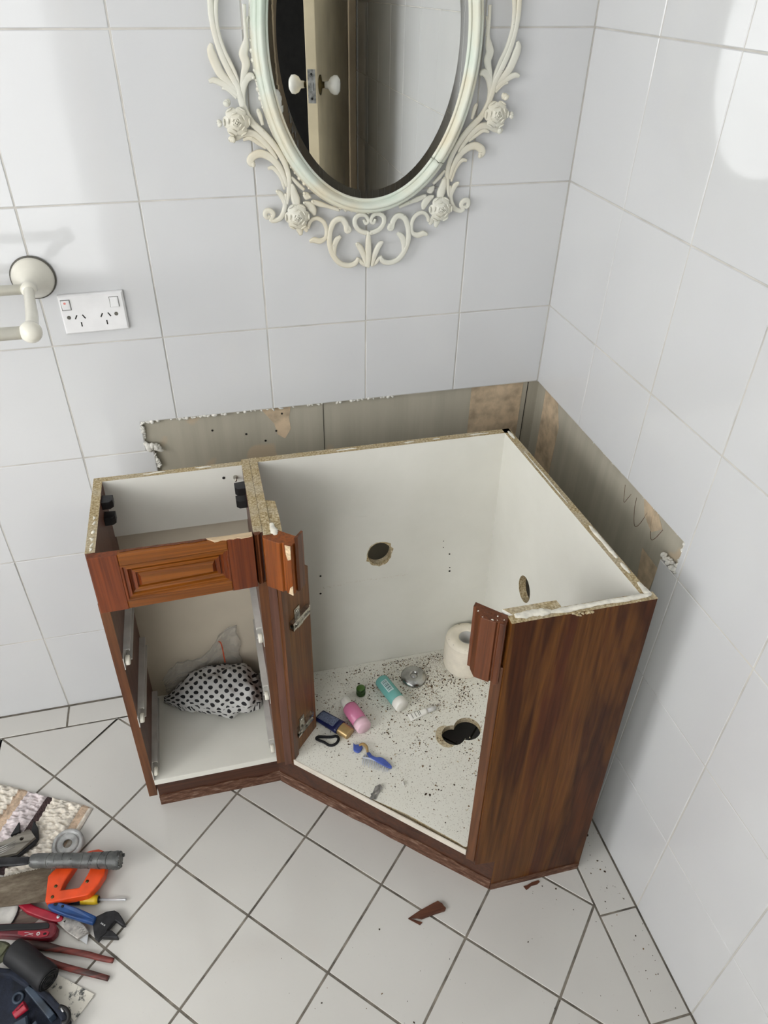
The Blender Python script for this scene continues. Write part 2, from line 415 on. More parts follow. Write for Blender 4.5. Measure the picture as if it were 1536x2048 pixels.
# door frame
bm = NB()
for (a, b, z0, z1) in ((DX0 - 0.07, DX0, 0, DH + 0.07), (DX1, DX1 + 0.033, 0, DH + 0.07), (DX0 - 0.07, DX1 + 0.033, DH, DH + 0.07)):
    box(bm, a, b, YR - 0.11, YR + 0.018, z0, z1)
struct('trim_1', bm, 'beigepaint', bevel=0.004, weld=False)
# open door, hinged at the right jamb: local u along the door from the hinge, w its thickness
HX, HY = -0.046, -2.20; FX, FY = -0.283, -1.475
DL = math.hypot(FX - HX, FY - HY); du = Vector(((FX - HX) / DL, (FY - HY) / DL, 0)); dw = Vector((du.y, -du.x, 0))  # dw points to +x side
def DF(u, v, w): p = Vector((HX, HY, 0)) + du * u + dw * w; return (p.x, p.y, v)
bm = NB(); prism(bm, [(0, 0.012), (DL, 0.012), (DL, 2.04), (0, 2.04)], -0.036, 0.0, DF)
door = struct('door_1', bm, 'creampaint', bevel=0.002)
zk = 1.262
for s in (1, -1):
    base = Vector(DF(DL - 0.055, zk, 0.0 if s > 0 else -0.036)); dd = dw * s
    bm = NB(); lathe(bm, [(0, 0), (0.030, 0.0), (0.030, 0.004), (0.011, 0.008), (0.009, 0.02), (0, 0.02)], axis_mtx(base, dd)); r = struct('door_rose', bm, 'brass', door)
    bm = NB(); lathe(bm, [(0, 0.018), (0.011, 0.018), (0.012, 0.030), (0.024, 0.038), (0.030, 0.050), (0.029, 0.062), (0.018, 0.070), (0, 0.071)], axis_mtx(base, dd)); struct('door_knob', bm, 'porcelain', door)
def DE(u, v, w): p = Vector((HX, HY, 0)) + du * (DL + w) + dw * u; return (p.x, p.y, v)
bm = NB(); prism(bm, [(-0.031, zk - 0.05), (-0.005, zk - 0.05), (-0.005, zk + 0.05), (-0.031, zk + 0.05)], 0.0, 0.002, DE)
prism(bm, [(-0.024, zk - 0.012), (-0.012, zk - 0.012), (-0.012, zk + 0.012), (-0.024, zk + 0.012)], 0.002, 0.008, DE)
struct('latch_plate', bm, 'steel', door, weld=False)
for dz in (-0.036, 0.036):
    bm = NB(); prism(bm, circ(-0.018, zk + dz, 0.004, n=10), 0.002, 0.0026, DE); struct('screw', bm, 'dark', door)
bm = NB(); prism(bm, [(DL - 0.030, zk + 0.245), (DL - 0.008, zk + 0.25), (DL - 0.010, zk + 0.285), (DL - 0.028, zk + 0.29)], 0.0, 0.012, DF); struct('catch', bm, 'brass', door)

# ---------------------------------------------------------------- floor: diagonal tiles with a straight border row
FS, FX0, FY0, FT = 0.20032, -0.93513, -0.49716, 0.79088
ct, st = math.cos(FT), math.sin(FT)
BX, BY = -0.0842, -0.0700
def clip(poly, a, b, c):    # keep a*x+b*y<=c
    out = []
    for i in range(len(poly)):
        p, q = poly[i], poly[(i + 1) % len(poly)]
        fp, fq = a * p[0] + b * p[1] - c, a * q[0] + b * q[1] - c
        if fp <= 0: out.append(p)
        if fp * fq < 0: s = fp / (fp - fq); out.append((p[0] + (q[0] - p[0]) * s, p[1] + (q[1] - p[1]) * s))
    return out
bm = NB()
def ftile(p, gap=0.0023):
    if len(p) < 3 or abs(area2(p)) < 2e-4: return
    if area2(p) < 0: p = p[::-1]
    q = inset(p, gap)
    if area2(q) < 1e-4: return
    prism(bm, q, -0.008, 0.0, None, 0, bev=0.0007)
for a in range(-18, 15):
    for b in range(-18, 15):
        c = [(FX0 + FS * (i * ct + j * st), FY0 + FS * (-i * st + j * ct)) for i, j in ((a, b), (a + 1, b), (a + 1, b + 1), (a, b + 1))]
        c = clip(c, 1, 0, BX); c = clip(c, 0, 1, BY) if c else c
        c = clip(c, -1, 0, -XL) if c else c; c = clip(c, 0, -1, -YR) if c else c
        if len(c) >= 3: ftile(c)
for k in range(-8, 1):      # border along the back wall
    x0 = -1.2015 + 0.2 * (k + 1); ftile([(max(x0 - 0.2, XL), BY), (x0, BY), (x0, -0.002), (max(x0 - 0.2, XL), -0.002)])
for k in range(0, 5):
    x0 = -1.2015 + 0.2 * (k + 1); ftile([(x0, BY), (min(x0 + 0.2, BX), BY), (min(x0 + 0.2, BX), -0.002), (x0, -0.002)])
y = -0.0
for y0, y1 in [(-0.07, 0.0), (-0.2065, -0.07)] + [(-0.407 - 0.2 * k, -0.207 - 0.2 * k) for k in range(11)]:
    ftile([(BX, max(y0, YR)), (-0.001, max(y0, YR)), (-0.001, y1), (BX, y1)], 0.0019)
box(bm, XL - 0.05, 0.05, YR - 0.05, 0.05, -0.06, -0.0012, 1)
struct('floor', bm, ['ftile', 'fgrout'], weld=False)
bm = NB(); box(bm, -0.0014, 0.008, -0.0014, 0.008, 0.8165, ZC); struct('trim_2', bm, 'grout')

# broken tile edges: lumps of mortar and glaze left round the stripped area
def lumps(name, pts, parent, mat, r, n, spread):
    bm = NB()
    for i in range(n):
        s = random.random() * (len(pts) - 1); k = int(s); f = s - k
        p = Vector(pts[k]).lerp(Vector(pts[min(k + 1, len(pts) - 1)]), f) + Vector([random.uniform(-a, a) for a in spread])
        ball(bm, p, r * random.uniform(0.6, 1.3), 8, (random.uniform(0.8, 1.7), 0.8, random.uniform(0.5, 1)), Matrix.Rotation(random.uniform(0, 3), 3, 'Y'))
    return struct(name, bm, mat, parent, weld=False, recalc=False)
lumps('mortar_edge', [(-0.875, 0.002, 0.8155), (-0.60, 0.002, 0.8155), (-0.32, 0.002, 0.8165)], back, 'mortar', 0.0034, 70, (0.001, 0.001, 0.0012))
lumps('mortar_edge', [(-0.874, 0.003, 0.8155), (-0.874, 0.003, 0.757)], back, 'mortar', 0.0036, 22, (0.0015, 0.002, 0.001))
lumps('mortar_edge', [(-0.874, 0.0, 0.757), (-0.858, 0.0, 0.757), (-0.846, 0.0, 0.748)], back, 'mortar', 0.006, 24, (0.002, 0.003, 0.003))
lumps('mortar_edge', [(-0.861, 0.002, 0.752), (-0.855, 0.002, 0.70)], back, 'mortar', 0.0035, 16, (0.002, 0.002, 0.004))
lumps('mortar_edge', [(0.003, -0.594, 0.8165), (0.003, -0.594, 0.762), (0.002, -0.56, 0.760)], right, 'mortar', 0.0032, 26, (0.002, 0.0015, 0.0015))
lumps('mortar_edge', [(0.0, -0.556, 0.760), (0.0, -0.598, 0.757)], right, 'mortar', 0.0048, 22, (0.002, 0.002, 0.002))
lumps('mortar_edge', [(0.003, -0.02, 0.8165), (0.003, -0.59, 0.8165)], right, 'mortar', 0.0018, 40, (0.001, 0.002, 0.0006))
# tan paper patches on the bare wallboard
def patch(pl, pts, name, parent):
    bm = NB(); fr = (lambda u, v, w: (u, 0.0092 - w, v)) if pl == 'b' else (lambda u, v, w: (0.0092 - w, u, v))
    prism(bm, pts, 0, 0.0006, fr); struct(name, bm, 'boardtan', parent)
patch('b', [(-0.155, 0.40), (-0.03, 0.40), (-0.03, 0.816), (-0.155, 0.816)], 'torn_paper', back)
patch('b', [(-0.63, 0.815), (-0.565, 0.815), (-0.57, 0.785), (-0.568, 0.757), (-0.582, 0.735), (-0.598, 0.748), (-0.603, 0.775)], 'torn_paper', back)
patch('r', [(-0.03, 0.4), (-0.10, 0.4), (-0.115, 0.76), (-0.09, 0.816), (-0.03, 0.816)], 'torn_paper', right)
patch('r', [(-0.455, 0.81), (-0.50, 0.812), (-0.525, 0.79), (-0.50, 0.765), (-0.47, 0.78)], 'torn_paper', right)
patch('r', [(-0.49, 0.72), (-0.545, 0.715), (-0.54, 0.66), (-0.50, 0.65)], 'torn_paper', right)
for x, z in ((-0.735, 0.775), (-0.585, 0.798), (-0.60, 0.757), (-0.625, 0.735), (-0.665, 0.757)):
    bm = NB(); prism(bm, circ(x, z, 0.0024, n=8), 0, 0.0008, lambda u, v, w: (u, 0.0086 - w, v)); struct('screw_hole', bm, 'hole', back)
for x, w_ in ((-0.495, 0.0004), (-0.018, 0.0006)):
    bm = NB(); box(bm, x - w_, x + w_, 0.0080, 0.0092, 0.3, 0.8155); struct('sheet_joint', bm, 'hole', back)
for a, b, zl in ((-0.455, 0.020, 0.742), (-0.508, 0.018, 0.752), (-0.405, 0.012, 0.762)):
    bm = NB(); tube(bm, [(0.0089, a + b, 0.795), (0.0089, a + b * 0.8, zl + 0.025), (0.0089, a + b * 0.2, zl), (0.0089, a - b * 0.4, zl + 0.012), (0.0089, a - b, 0.79)], 0.00045, 5); struct('adhesive_scratch', bm, 'scuff', right)
# =================================================================== OVAL MIRROR
ORN = [
 ('stem_outer', [(-0.2457,0.0761), (-0.2475,0.0613), (-0.2487,0.0513), (-0.2494,0.0293), (-0.2459,0.0031), (-0.2388,-0.0220), (-0.2285,-0.0451), (-0.2196,-0.0632), (-0.2164,-0.0786), (-0.2109,-0.0973), (-0.2013,-0.1144), (-0.1856,-0.1291), (-0.1709,-0.1450), (-0.1582,-0.1633), (-0.1489,-0.1829), (-0.1448,-0.2050), (-0.1471,-0.2273), (-0.1511,-0.2454)], [3.9,3.9,3.9,3.9,3.9,4.2,4.2,4.2,4.6,4.6,4.6,4.6,4.4,4.2,3.9,3.7,3.2,1.9], 0.0032),
 ('stem_strand', [(-0.2347,0.0762), (-0.2371,0.0647), (-0.2402,0.0513), (-0.2426,0.0344), (-0.2422,0.0119), (-0.2357,-0.0130), (-0.2262,-0.0331), (-0.2194,-0.0499), (-0.2166,-0.0651)], [3.0,3.0,3.0,3.0,3.0,3.0,2.8,2.3,1.4], 0.0028),
 ('stem_inner', [(-0.1987,0.0464), (-0.1999,0.0258), (-0.1998,0.0047), (-0.2024,-0.0078), (-0.2062,-0.0187), (-0.2032,-0.0315), (-0.2091,-0.0482), (-0.2146,-0.0652)], [2.3,2.1,2.3,5.1,6.0,5.6,3.7,1.9], 0.0028),
 ('loop', [(-0.1934,-0.0503), (-0.1976,-0.0487), (-0.2044,-0.0520), (-0.2105,-0.0633), (-0.2135,-0.0786), (-0.2110,-0.0983), (-0.2023,-0.1124), (-0.1877,-0.1270), (-0.1772,-0.1375)], [3.2,5.1,5.1,4.6,4.2,3.9,3.7,3.0,1.9], 0.0028),
 ('frill1', [(-0.1946,0.0310), (-0.1980,0.0170), (-0.1972,0.0029)], [1.4,2.1,1.4], 0.0023),
 ('leaf_a', [(-0.2534,-0.0039), (-0.2559,-0.0110), (-0.2543,-0.0200), (-0.2504,-0.0310), (-0.2444,-0.0440), (-0.2339,-0.0554), (-0.2222,-0.0669)], [1.9,4.6,6.0,6.0,5.6,4.6,2.8], 0.0028),
 ('leaf_b', [(-0.2638,-0.0549), (-0.2562,-0.0532), (-0.2449,-0.0571), (-0.2306,-0.0649), (-0.2208,-0.0746)], [2.3,3.7,4.2,4.2,2.8], 0.0028),
 ('leaf_c', [(-0.2447,-0.0647), (-0.2371,-0.0648), (-0.2291,-0.0706), (-0.2223,-0.0785)], [1.9,3.0,3.0,2.3], 0.0026),
 ('leaf_d', [(-0.2472,-0.0310), (-0.2499,-0.0365), (-0.2466,-0.0440)], [1.4,2.8,1.9], 0.0026),
 ('leaf_rose1', [(-0.2385,-0.1388), (-0.2279,-0.1340), (-0.2151,-0.1299), (-0.1995,-0.1317), (-0.1856,-0.1424), (-0.1719,-0.1586), (-0.1635,-0.1716)], [4.2,5.6,5.1,4.6,4.2,3.2,1.9], 0.0028),
 ('leaf_rose1b', [(-0.2184,-0.1404), (-0.2068,-0.1377), (-0.1938,-0.1453), (-0.1808,-0.1541)], [1.9,2.8,2.8,1.9], 0.0026),
 ('ccurl', [(-0.2047,-0.1787), (-0.2089,-0.1732), (-0.2043,-0.1659), (-0.1917,-0.1617), (-0.1771,-0.1669), (-0.1640,-0.1791), (-0.1545,-0.1969), (-0.1493,-0.2159)], [4.2,5.6,5.6,5.6,5.1,4.6,3.9,2.3], 0.0030),
 ('ccurl_b', [(-0.1804,-0.1861), (-0.1726,-0.1846), (-0.1648,-0.1910), (-0.1585,-0.2022), (-0.1536,-0.2202)], [2.1,3.0,3.0,2.6,1.6], 0.0026),
 ('scroll_l', [(-0.1820,-0.2635), (-0.1871,-0.2668), (-0.1908,-0.2619), (-0.1886,-0.2555), (-0.1813,-0.2550), (-0.1765,-0.2615), (-0.1812,-0.2699), (-0.1753,-0.2725), (-0.1640,-0.2680), (-0.1566,-0.2566), (-0.1532,-0.2407), (-0.1514,-0.2271)], [2.3,2.8,3.5,4.2,4.2,3.7,3.2,3.2,3.9,3.9,3.7,2.3], 0.0028),
 ('bud_a', [(-0.1670,-0.2230), (-0.1613,-0.2278), (-0.1560,-0.2383), (-0.1543,-0.2498)], [2.8,4.2,3.9,2.3], 0.0028),
 ('bud_b', [(-0.1401,-0.2141), (-0.1383,-0.2254), (-0.1353,-0.2369), (-0.1334,-0.2485)], [3.2,5.6,7.0,5.1], 0.0037),
 ('bud_c', [(-0.1190,-0.2285), (-0.1144,-0.2333), (-0.1095,-0.2347)], [3.2,5.6,2.8], 0.0028),
 ('bud_d', [(-0.1198,-0.2445), (-0.1101,-0.2496), (-0.1043,-0.2581), (-0.1021,-0.2664)], [2.8,6.0,5.6,1.9], 0.0028),
 ('bud_e', [(-0.1338,-0.2790), (-0.1306,-0.2887), (-0.1286,-0.2997)], [4.2,6.0,2.3], 0.0028),
 ('bud_f', [(-0.1227,-0.2808), (-0.1193,-0.2893), (-0.1170,-0.2943)], [3.2,4.2,1.9], 0.0026),
 ('frill2', [(-0.1049,-0.2429), (-0.0903,-0.2483), (-0.0780,-0.2523), (-0.0556,-0.2605)], [3.2,4.2,2.8,2.3], 0.0023),
 ('frill3', [(-0.1405,-0.2007), (-0.1303,-0.2123), (-0.1188,-0.2229)], [1.9,2.8,2.3], 0.0023),
 ('frill4', [(-0.1897,-0.0968), (-0.1870,-0.1048), (-0.1837,-0.1189)], [2.8,3.2,1.9], 0.0023),
 ('small_c', [(-0.1142,-0.2872), (-0.1119,-0.2790), (-0.1049,-0.2729), (-0.0949,-0.2727), (-0.0851,-0.2804), (-0.0809,-0.2939), (-0.0833,-0.3072), (-0.0937,-0.3127), (-0.1051,-0.3101), (-0.1133,-0.3128)], [2.8,3.0,3.0,3.2,3.2,3.0,3.0,4.6,4.6,1.9], 0.0028),
 ('big_c', [(-0.0407,-0.2888), (-0.0377,-0.2963), (-0.0434,-0.2972), (-0.0445,-0.2862), (-0.0508,-0.2767), (-0.0597,-0.2757), (-0.0687,-0.2825), (-0.0747,-0.2991), (-0.0759,-0.3187), (-0.0699,-0.3391), (-0.0572,-0.3553), (-0.0401,-0.3610), (-0.0268,-0.3573), (-0.0215,-0.3473)], [2.8,3.5,3.7,4.4,4.6,4.6,4.4,4.2,4.2,4.2,4.2,4.2,4.2,2.3], 0.0032),
 ('big_leaf', [(-0.0543,-0.3064), (-0.0616,-0.3121), (-0.0665,-0.3218), (-0.0678,-0.3342), (-0.0654,-0.3445)], [2.3,4.6,4.6,3.7,1.9], 0.0030),
 ('heart', [(-0.0112,-0.2783), (-0.0073,-0.2857), (-0.0021,-0.2812), (-0.0086,-0.2712), (-0.0201,-0.2706), (-0.0273,-0.2774), (-0.0266,-0.2883), (-0.0176,-0.2986), (-0.0022,-0.3037)], [1.9,2.6,2.8,3.0,3.5,3.7,3.7,3.7,3.7], 0.0030),
 ('crest_side', [(-0.0241,-0.3218), (-0.0189,-0.3271), (-0.0128,-0.3389), (-0.0082,-0.3520), (-0.0055,-0.3639)], [3.2,4.6,4.6,3.9,2.8], 0.0030),
 ('crest_low', [(-0.0202,-0.3500), (-0.0143,-0.3581), (-0.0068,-0.3638)], [2.3,3.2,2.3], 0.0026),
 ('crest_mid', [(-0.0022,-0.3019), (-0.0021,-0.3156), (-0.0020,-0.3332), (-0.0018,-0.3511), (-0.0017,-0.3667)], [1.9,4.6,5.1,4.6,2.3], 0.0037),
]
ROSES = [(-0.2267,-0.1118,0.0167), (-0.1344,-0.2660,0.0167), (-0.2375,-0.0879,0.0093), (-0.2508,-0.1132,0.0074), (-0.2353,-0.1338,0.0084)]
MC = Vector((-0.4020, 0.0, 1.4750)); MA, MB_ = 0.1640, 0.2400
mir = thing('oval_mirror', 'oval wall mirror in ornate off-white scrolled frame with carved roses', 'mirror', (MC.x, -0.02, MC.z))
# the glass hangs very slightly out of true
NV = Vector((math.sin(math.radians(-0.75)), -1, math.sin(math.radians(0.5))))
def gy(x, z): return -0.020 + (NV.x * (x - MC.x) + NV.z * (z - MC.z))
bm = NB(); n = 96
ring = [bm.verts.new((MC.x + (MA - 0.013) * math.cos(2 * math.pi * i / n), 0, MC.z + (MB_ - 0.013) * math.sin(2 * math.pi * i / n))) for i in range(n)]
for v in ring: v.co.y = gy(v.co.x, v.co.z)
bm.faces.new(ring)
glass = obj('mirror_glass', bm, 'silver', mir, recalc=False)
bm = NB()
r2 = []
for i in range(n):
    c, s = math.cos(2 * math.pi * i / n), math.sin(2 * math.pi * i / n)
    a = Vector((MC.x + (MA - 0.013) * c, 0, MC.z + (MB_ - 0.013) * s)); b = Vector((MC.x + (MA + 0.003) * c, 0, MC.z + (MB_ + 0.003) * s))
    a.y = gy(a.x, a.z); b.y = gy(b.x, b.z) - 0.0011
    r2.append((bm.verts.new(a), bm.verts.new(b)))
for i in range(n):
    a, b = r2[i], r2[(i + 1) % n]; bm.faces.new((a[0], a[1], b[1], b[0]))
obj('bevelled_rim', bm, 'silver', mir)
# frame moulding swept round the oval, with a crack at the lower right
PROF = [(0.0, -0.014), (0.0004, -0.0255), (0.0012, -0.0275), (0.0030, -0.0285), (0.0046, -0.0270), (0.0050, -0.0265), (0.0056, -0.0295), (0.0080, -0.0355), (0.0105, -0.0385), (0.0135, -0.0390), (0.0160, -0.0368), (0.0176, -0.0322), (0.0180, -0.0312), (0.0188, -0.0318), (0.0215, -0.0318), (0.0240, -0.0290), (0.0258, -0.0225), (0.0264, -0.015), (0.0268, -0.006), (0.0262, 0.0)]
bm = NB(); crack = math.radians(-46.5); n = 180; rows = []
for i in range(n + 1):
    t = crack + math.radians(0.28) + (2 * math.pi - math.radians(0.56)) * i / n
    row = []
    for k, (r, y) in enumerate(PROF):
        tt = t
        if i in (0, n): tt += math.radians(0.5) * math.sin(k * 1.3) + math.radians(0.12 * (k - 9))
        nx, nz = MB_ * math.cos(tt), MA * math.sin(tt); l = math.hypot(nx, nz)
        row.append(bm.verts.new((MC.x + MA * math.cos(tt) + nx / l * r, y, MC.z + MB_ * math.sin(tt) + nz / l * r)))
    rows.append(row)
for a, b in zip(rows, rows[1:]):
    for k in range(len(PROF) - 1):
        f = bm.faces.new((a[k], a[k + 1], b[k + 1], b[k])); f.smooth = True
for row, rv in ((rows[0], 1), (rows[-1], 0)): bm.faces.new(row[::-1] if rv else row)
obj('oval_moulding', bm, 'mint', mir)
# small beads and ruffles along the outside of the moulding
bm = NB()
for i in range(120):
    t = 2 * math.pi * i / 120
    nx, nz = MB_ * math.cos(t), MA * math.sin(t); l = math.hypot(nx, nz); q = 0.0265
    ball(bm, (MC.x + MA * math.cos(t) + nx / l * q, -0.012, MC.z + MB_ * math.sin(t) + nz / l * q), (0.0012 if (i // 4) % 3 == 2 else (0.0032 if i % 4 in (1, 2) else 0.0022)), 8, (1.3, 1.4, 1.3))
tube(bm, [(MC.x + (MA + 0.0262) * math.cos(6.2832 * i / 120), -0.010, MC.z + (MB_ + 0.0262) * math.sin(6.2832 * i / 120)) for i in range(120)], 0.0022, 8, 1, closed=True)
obj('beaded_edge', bm, 'chalk', mir, weld=False, recalc=False)
def stroke(bm, pts, w, th, mx=False, y0=-0.012):
    q = [((-1 if mx else 1) * x, y0 - th * 0.9, z) for x, z in pts]
    q = [Vector((MC.x + 0.002 + (x - (0.0 if not mx else 0.0)), y, MC.z + z)) for x, y, z in q]
    P = smooth_path(q, 5); W = lerp_list(w, len(P)); m = len(P); rings = []; S = 12
    for i, p in enumerate(P):
        tg = P[min(i + 1, m - 1)] - P[max(i - 1, 0)]
        if tg.length < 1e-9: tg = Vector((0, 0, 1))
        tg.normalize(); a = Vector((-tg.z, 0, tg.x)); w_ = W[i] * 1.2 / 1000
        ring = []
        for j in range(S):
            th_ = 2 * math.pi * j / S; c, s = math.cos(th_), math.sin(th_)
            groove = 1.0 - 0.30 * math.exp(-(c * 3.2) ** 2) if s > 0 else 1.0
            tt = th * (0.55 + 0.45 * min(1.0, w_ / 0.004)) * 1.25
            ring.append(bm.verts.new(p + a * c * w_ + Vector((0, -1, 0)) * s * tt * groove))
        rings.append(ring)
    for a, b in zip(rings, rings[1:]):
        for j in range(S):
            f = bm.faces.new((a[j], a[(j + 1) % S], b[(j + 1) % S], b[j])); f.smooth = True
    bm.faces.new(rings[0][::-1]); bm.faces.new(rings[-1])
    for e in (0, -1):
        if W[e] > 2.4: ball(bm, P[e] + Vector((0, -0.001, 0)), W[e] / 1000 * 0.98, 10, (1, 0.9, 1))
SIDE = [('stem_up', [(-0.2457, 0.0761), (-0.240, 0.105), (-0.226, 0.135), (-0.205, 0.165)], [3.9, 3.9, 3.6, 2.5], 0.0032), ('strand_up', [(-0.2347, 0.0762), (-0.228, 0.10), (-0.215, 0.125)], [3, 2.8, 1.5], 0.0028)]
CREST = ('heart', 'crest_side', 'crest_low')
for mx in (False, True):
    bm = NB()
    for nm, pts, w, th in ORN + SIDE:
        if nm in CREST + ('crest_mid', 'big_c', 'big_leaf', 'small_c'): continue
        stroke(bm, pts, w, th, mx)
    obj('scrollwork', bm, 'chalk', mir, weld=False)
    bm = NB()
    for nm, pts, w, th in ORN:
        if nm in ('big_c', 'big_leaf', 'small_c'): stroke(bm, pts, w, th, mx)
    obj('curled_scroll', bm, 'chalk', mir, weld=False)
bm = NB()
for nm, pts, w, th in ORN:
    if nm in CREST:
        stroke(bm, pts, w, th); stroke(bm, pts, w, th, True)
    if nm == 'crest_mid': stroke(bm, [(-0.002, z) for x, z in pts], w, th)
obj('acanthus_crest', bm, 'chalk', mir, weld=False)
def rose(bm, c, R, y=-0.022):
    R = R * 1.12
    for ring, (k, rr, pr, dy, tl) in enumerate(((6, 0.82, 0.46, 0.0, 0.45), (5, 0.50, 0.36, 0.0040, 0.8), (4, 0.24, 0.22, 0.0070, 1.05))):
        for i in range(k):
            a = 2 * math.pi * i / k + ring * 0.5
            rot = Matrix.Rotation(-a, 3, 'Y') @ Matrix.Rotation(tl, 3, 'Z')
            ball(bm, (c[0] + R * rr * math.cos(a), y - dy, c[1] + R * rr * math.sin(a)), R * pr, 12, (0.95, 0.20, 1.12), rot)
            ball(bm, (c[0] + R * (rr + 0.62 * pr) * math.cos(a), y - dy - 0.0012, c[1] + R * (rr + 0.62 * pr) * math.sin(a)), R * pr * 0.36, 8, (0.55, 0.7, 1.9), rot)
    ball(bm, (c[0], y - 0.0085, c[1]), R * 0.13, 8)
    ball(bm, (c[0], y + 0.006, c[1]), R * 0.75, 14, (1, 0.4, 1))
for mx in (False, True):
    sg = -1 if mx else 1
    for k in (0, 1):
        x, z, r = ROSES[k]; bm = NB(); rose(bm, (MC.x + 0.002 + sg * x, MC.z + z), r)
        if k == 0:
            for x2, z2, r2_ in ROSES[2:]:
                for q in range(3):
                    an = math.atan2(z2 - z, x2 - x) + (q - 1) * 0.55
                    ball(bm, (MC.x + 0.002 + sg * (x2 + 0.004 * math.cos(an)), -0.019 - 0.002 * q, MC.z + z2 + 0.004 * math.sin(an)), r2_ * 0.62, 10, (1.0, 0.6, 0.7), Matrix.Rotation(-an * sg, 3, 'Y'))
        obj('carved_rose', bm, 'chalk', mir, weld=False, recalc=False)

# =================================================================== TOWEL RAIL
tr = thing('towel_rail', 'double ivory towel rail with bell-shaped bracket and ball end', 'towel rail', (-1.0, 0, 1.125))
def bracket(x, end):
    c = Vector((x, 0, 1.1255)); d = Vector((0, -1, 0))
    bm = NB(); lathe(bm, [(0, 0.0), (0.0375, 0.0), (0.0382, 0.002), (0.0375, 0.0045), (0, 0.0045)], axis_mtx(c, d)); g = obj('gasket', bm, 'gasket', tr)
    bm = NB(); lathe(bm, [(0.0355, 0.0035), (0.0355, 0.0065), (0.033, 0.012), (0.027, 0.022), (0.020, 0.033), (0.0145, 0.043), (0.0125, 0.050), (0.0130, 0.058), (0.0125, 0.066), (0.009, 0.071), (0, 0.072)], axis_mtx(c, d), 36); obj('flange', bm, 'ivory', tr)
    bm = NB(); tube(bm, [(x, -0.060, 1.1255), (x + end * 0.008, -0.11, 1.1250), (x + end * 0.020, -0.18, 1.1250), (x + end * 0.027, -0.238, 1.1252)], [0.0085, 0.0088, 0.0098, 0.0092], 14); obj('arm', bm, 'ivory', tr)
    bm = NB(); ball(bm, (x + end * 0.027, -0.247, 1.1252), 0.0165, 24); obj('ball_end', bm, 'ivory', tr, recalc=False)
bracket(-1.0035, 1); bracket(-1.66, -1)
bm = NB(); tube(bm, [(-0.985, -0.247, 1.1252), (-1.68, -0.247, 1.1252)], 0.0098, 18, sm=False); obj('rail_bar', bm, 'ivory', tr)
bm = NB(); tube(bm, [(-1.003, -0.058, 1.1255), (-1.66, -0.058, 1.1255)], 0.0085, 18, sm=False); obj('rail_bar', bm, 'ivory', tr)

# =================================================================== POWER SOCKET
ps = thing('power_socket', 'white double power outlet with two rocker switches, beside the towel rail', 'power outlet', (-0.915, 0, 1.056))
def SF(u, v, w): return (-0.9155 + u, -w, 1.0563 + v + 0.0006 * u / 0.05)
bm = NB(); w2, h2 = 0.0565, 0.0365
prism(bm, [(-w2, -h2), (w2, -h2), (w2, h2), (-w2, h2)], 0, 0.006, SF)
a = [(-w2, -h2), (w2, -h2), (w2, h2), (-w2, h2)]; b = inset(a, 0.0035)
prism(bm, a, 0.006, 0.0095, SF, bev=0.0028)
obj('cover_plate', bm, 'whitep', ps, bevel=0.0006, weld=False)
for x, y, on in ((-0.0445, 0.0190, 1), (0.0392, 0.0185, 0)):
    bm = NB(); prism(bm, [(x - 0.0082, y - 0.0098), (x + 0.0082, y - 0.0098), (x + 0.0082, y + 0.0098), (x - 0.0082, y + 0.0098)], 0.0094, 0.0097, SF); sw = obj('switch_surround', bm, 'gasket', ps)
    bm = NB(); k = 0.0012 if on else -0.0012
    def SW(u, v, w): return SF(x + u, y + v, w + k * v / 0.008)
    prism(bm, [(-0.0074, -0.009), (0.0074, -0.009), (0.0074, 0.009), (-0.0074, 0.009)], 0.009, 0.0125, SW, bev=0.001); rk = obj('rocker_switch', bm, 'whitep', ps, bevel=0.0006)
    if on:
        bm = NB(); prism(bm, circ(-0.001, 0.0045, 0.0022, n=12), 0.0124, 0.0127, SW); obj('red_mark', bm, 'red_dot', rk)
for cx in (-0.0253, 0.0195):
    for (dx, dz, ang) in ((-0.0068, 0.0, 30), (0.0068, 0.0, -30), (0.0, -0.0142, 0)):
        bm = NB(); an = math.radians(-ang); hw, hh = 0.0011, 0.0042
        q = [(math.cos(an) * u - math.sin(an) * v, math.sin(an) * u + math.cos(an) * v) for u, v in ((-hw, -hh), (hw, -hh), (hw, hh), (-hw, hh))]
        prism(bm, [(cx + dx + u, -0.0045 + dz + v) for u, v in q], 0.0094, 0.0097, SF); obj('pin_slot', bm, 'dark', ps)
for x in (-0.0445, 0.0385):
    bm = NB(); prism(bm, circ(x, -0.0043, 0.0035, n=16), 0.0094, 0.0098, SF); obj('screw_cap', bm, 'gasket', ps)
# =================================================================== VANITY CABINET
HC = 0.80
def WARP(p):        # the old carcass has racked a little: slightly wider at the foot than at the top
    k = (HC - p.z) / HC
    return Vector((-0.53 + (p.x + 0.53) * (1 + 0.037 * k), -0.16 + (p.y + 0.16) * (1 + 0.03 * k), p.z))
van = thing('vanity_cabinet', 'stripped corner vanity cabinet of brown veneer and white board, its top and doors removed', 'cabinet', (-0.55, -0.40, 0))
def part(name, bm, mats, parent=None, **k):
    k.setdefault('warp', True); return obj(name, bm, mats, parent or van, **k)
def rough_top(bm, z=HC, amp=0.0012):
    for v in bm.verts:
        if abs(v.co.z - z) < 1e-5: v.co.z += random.uniform(-amp, amp)
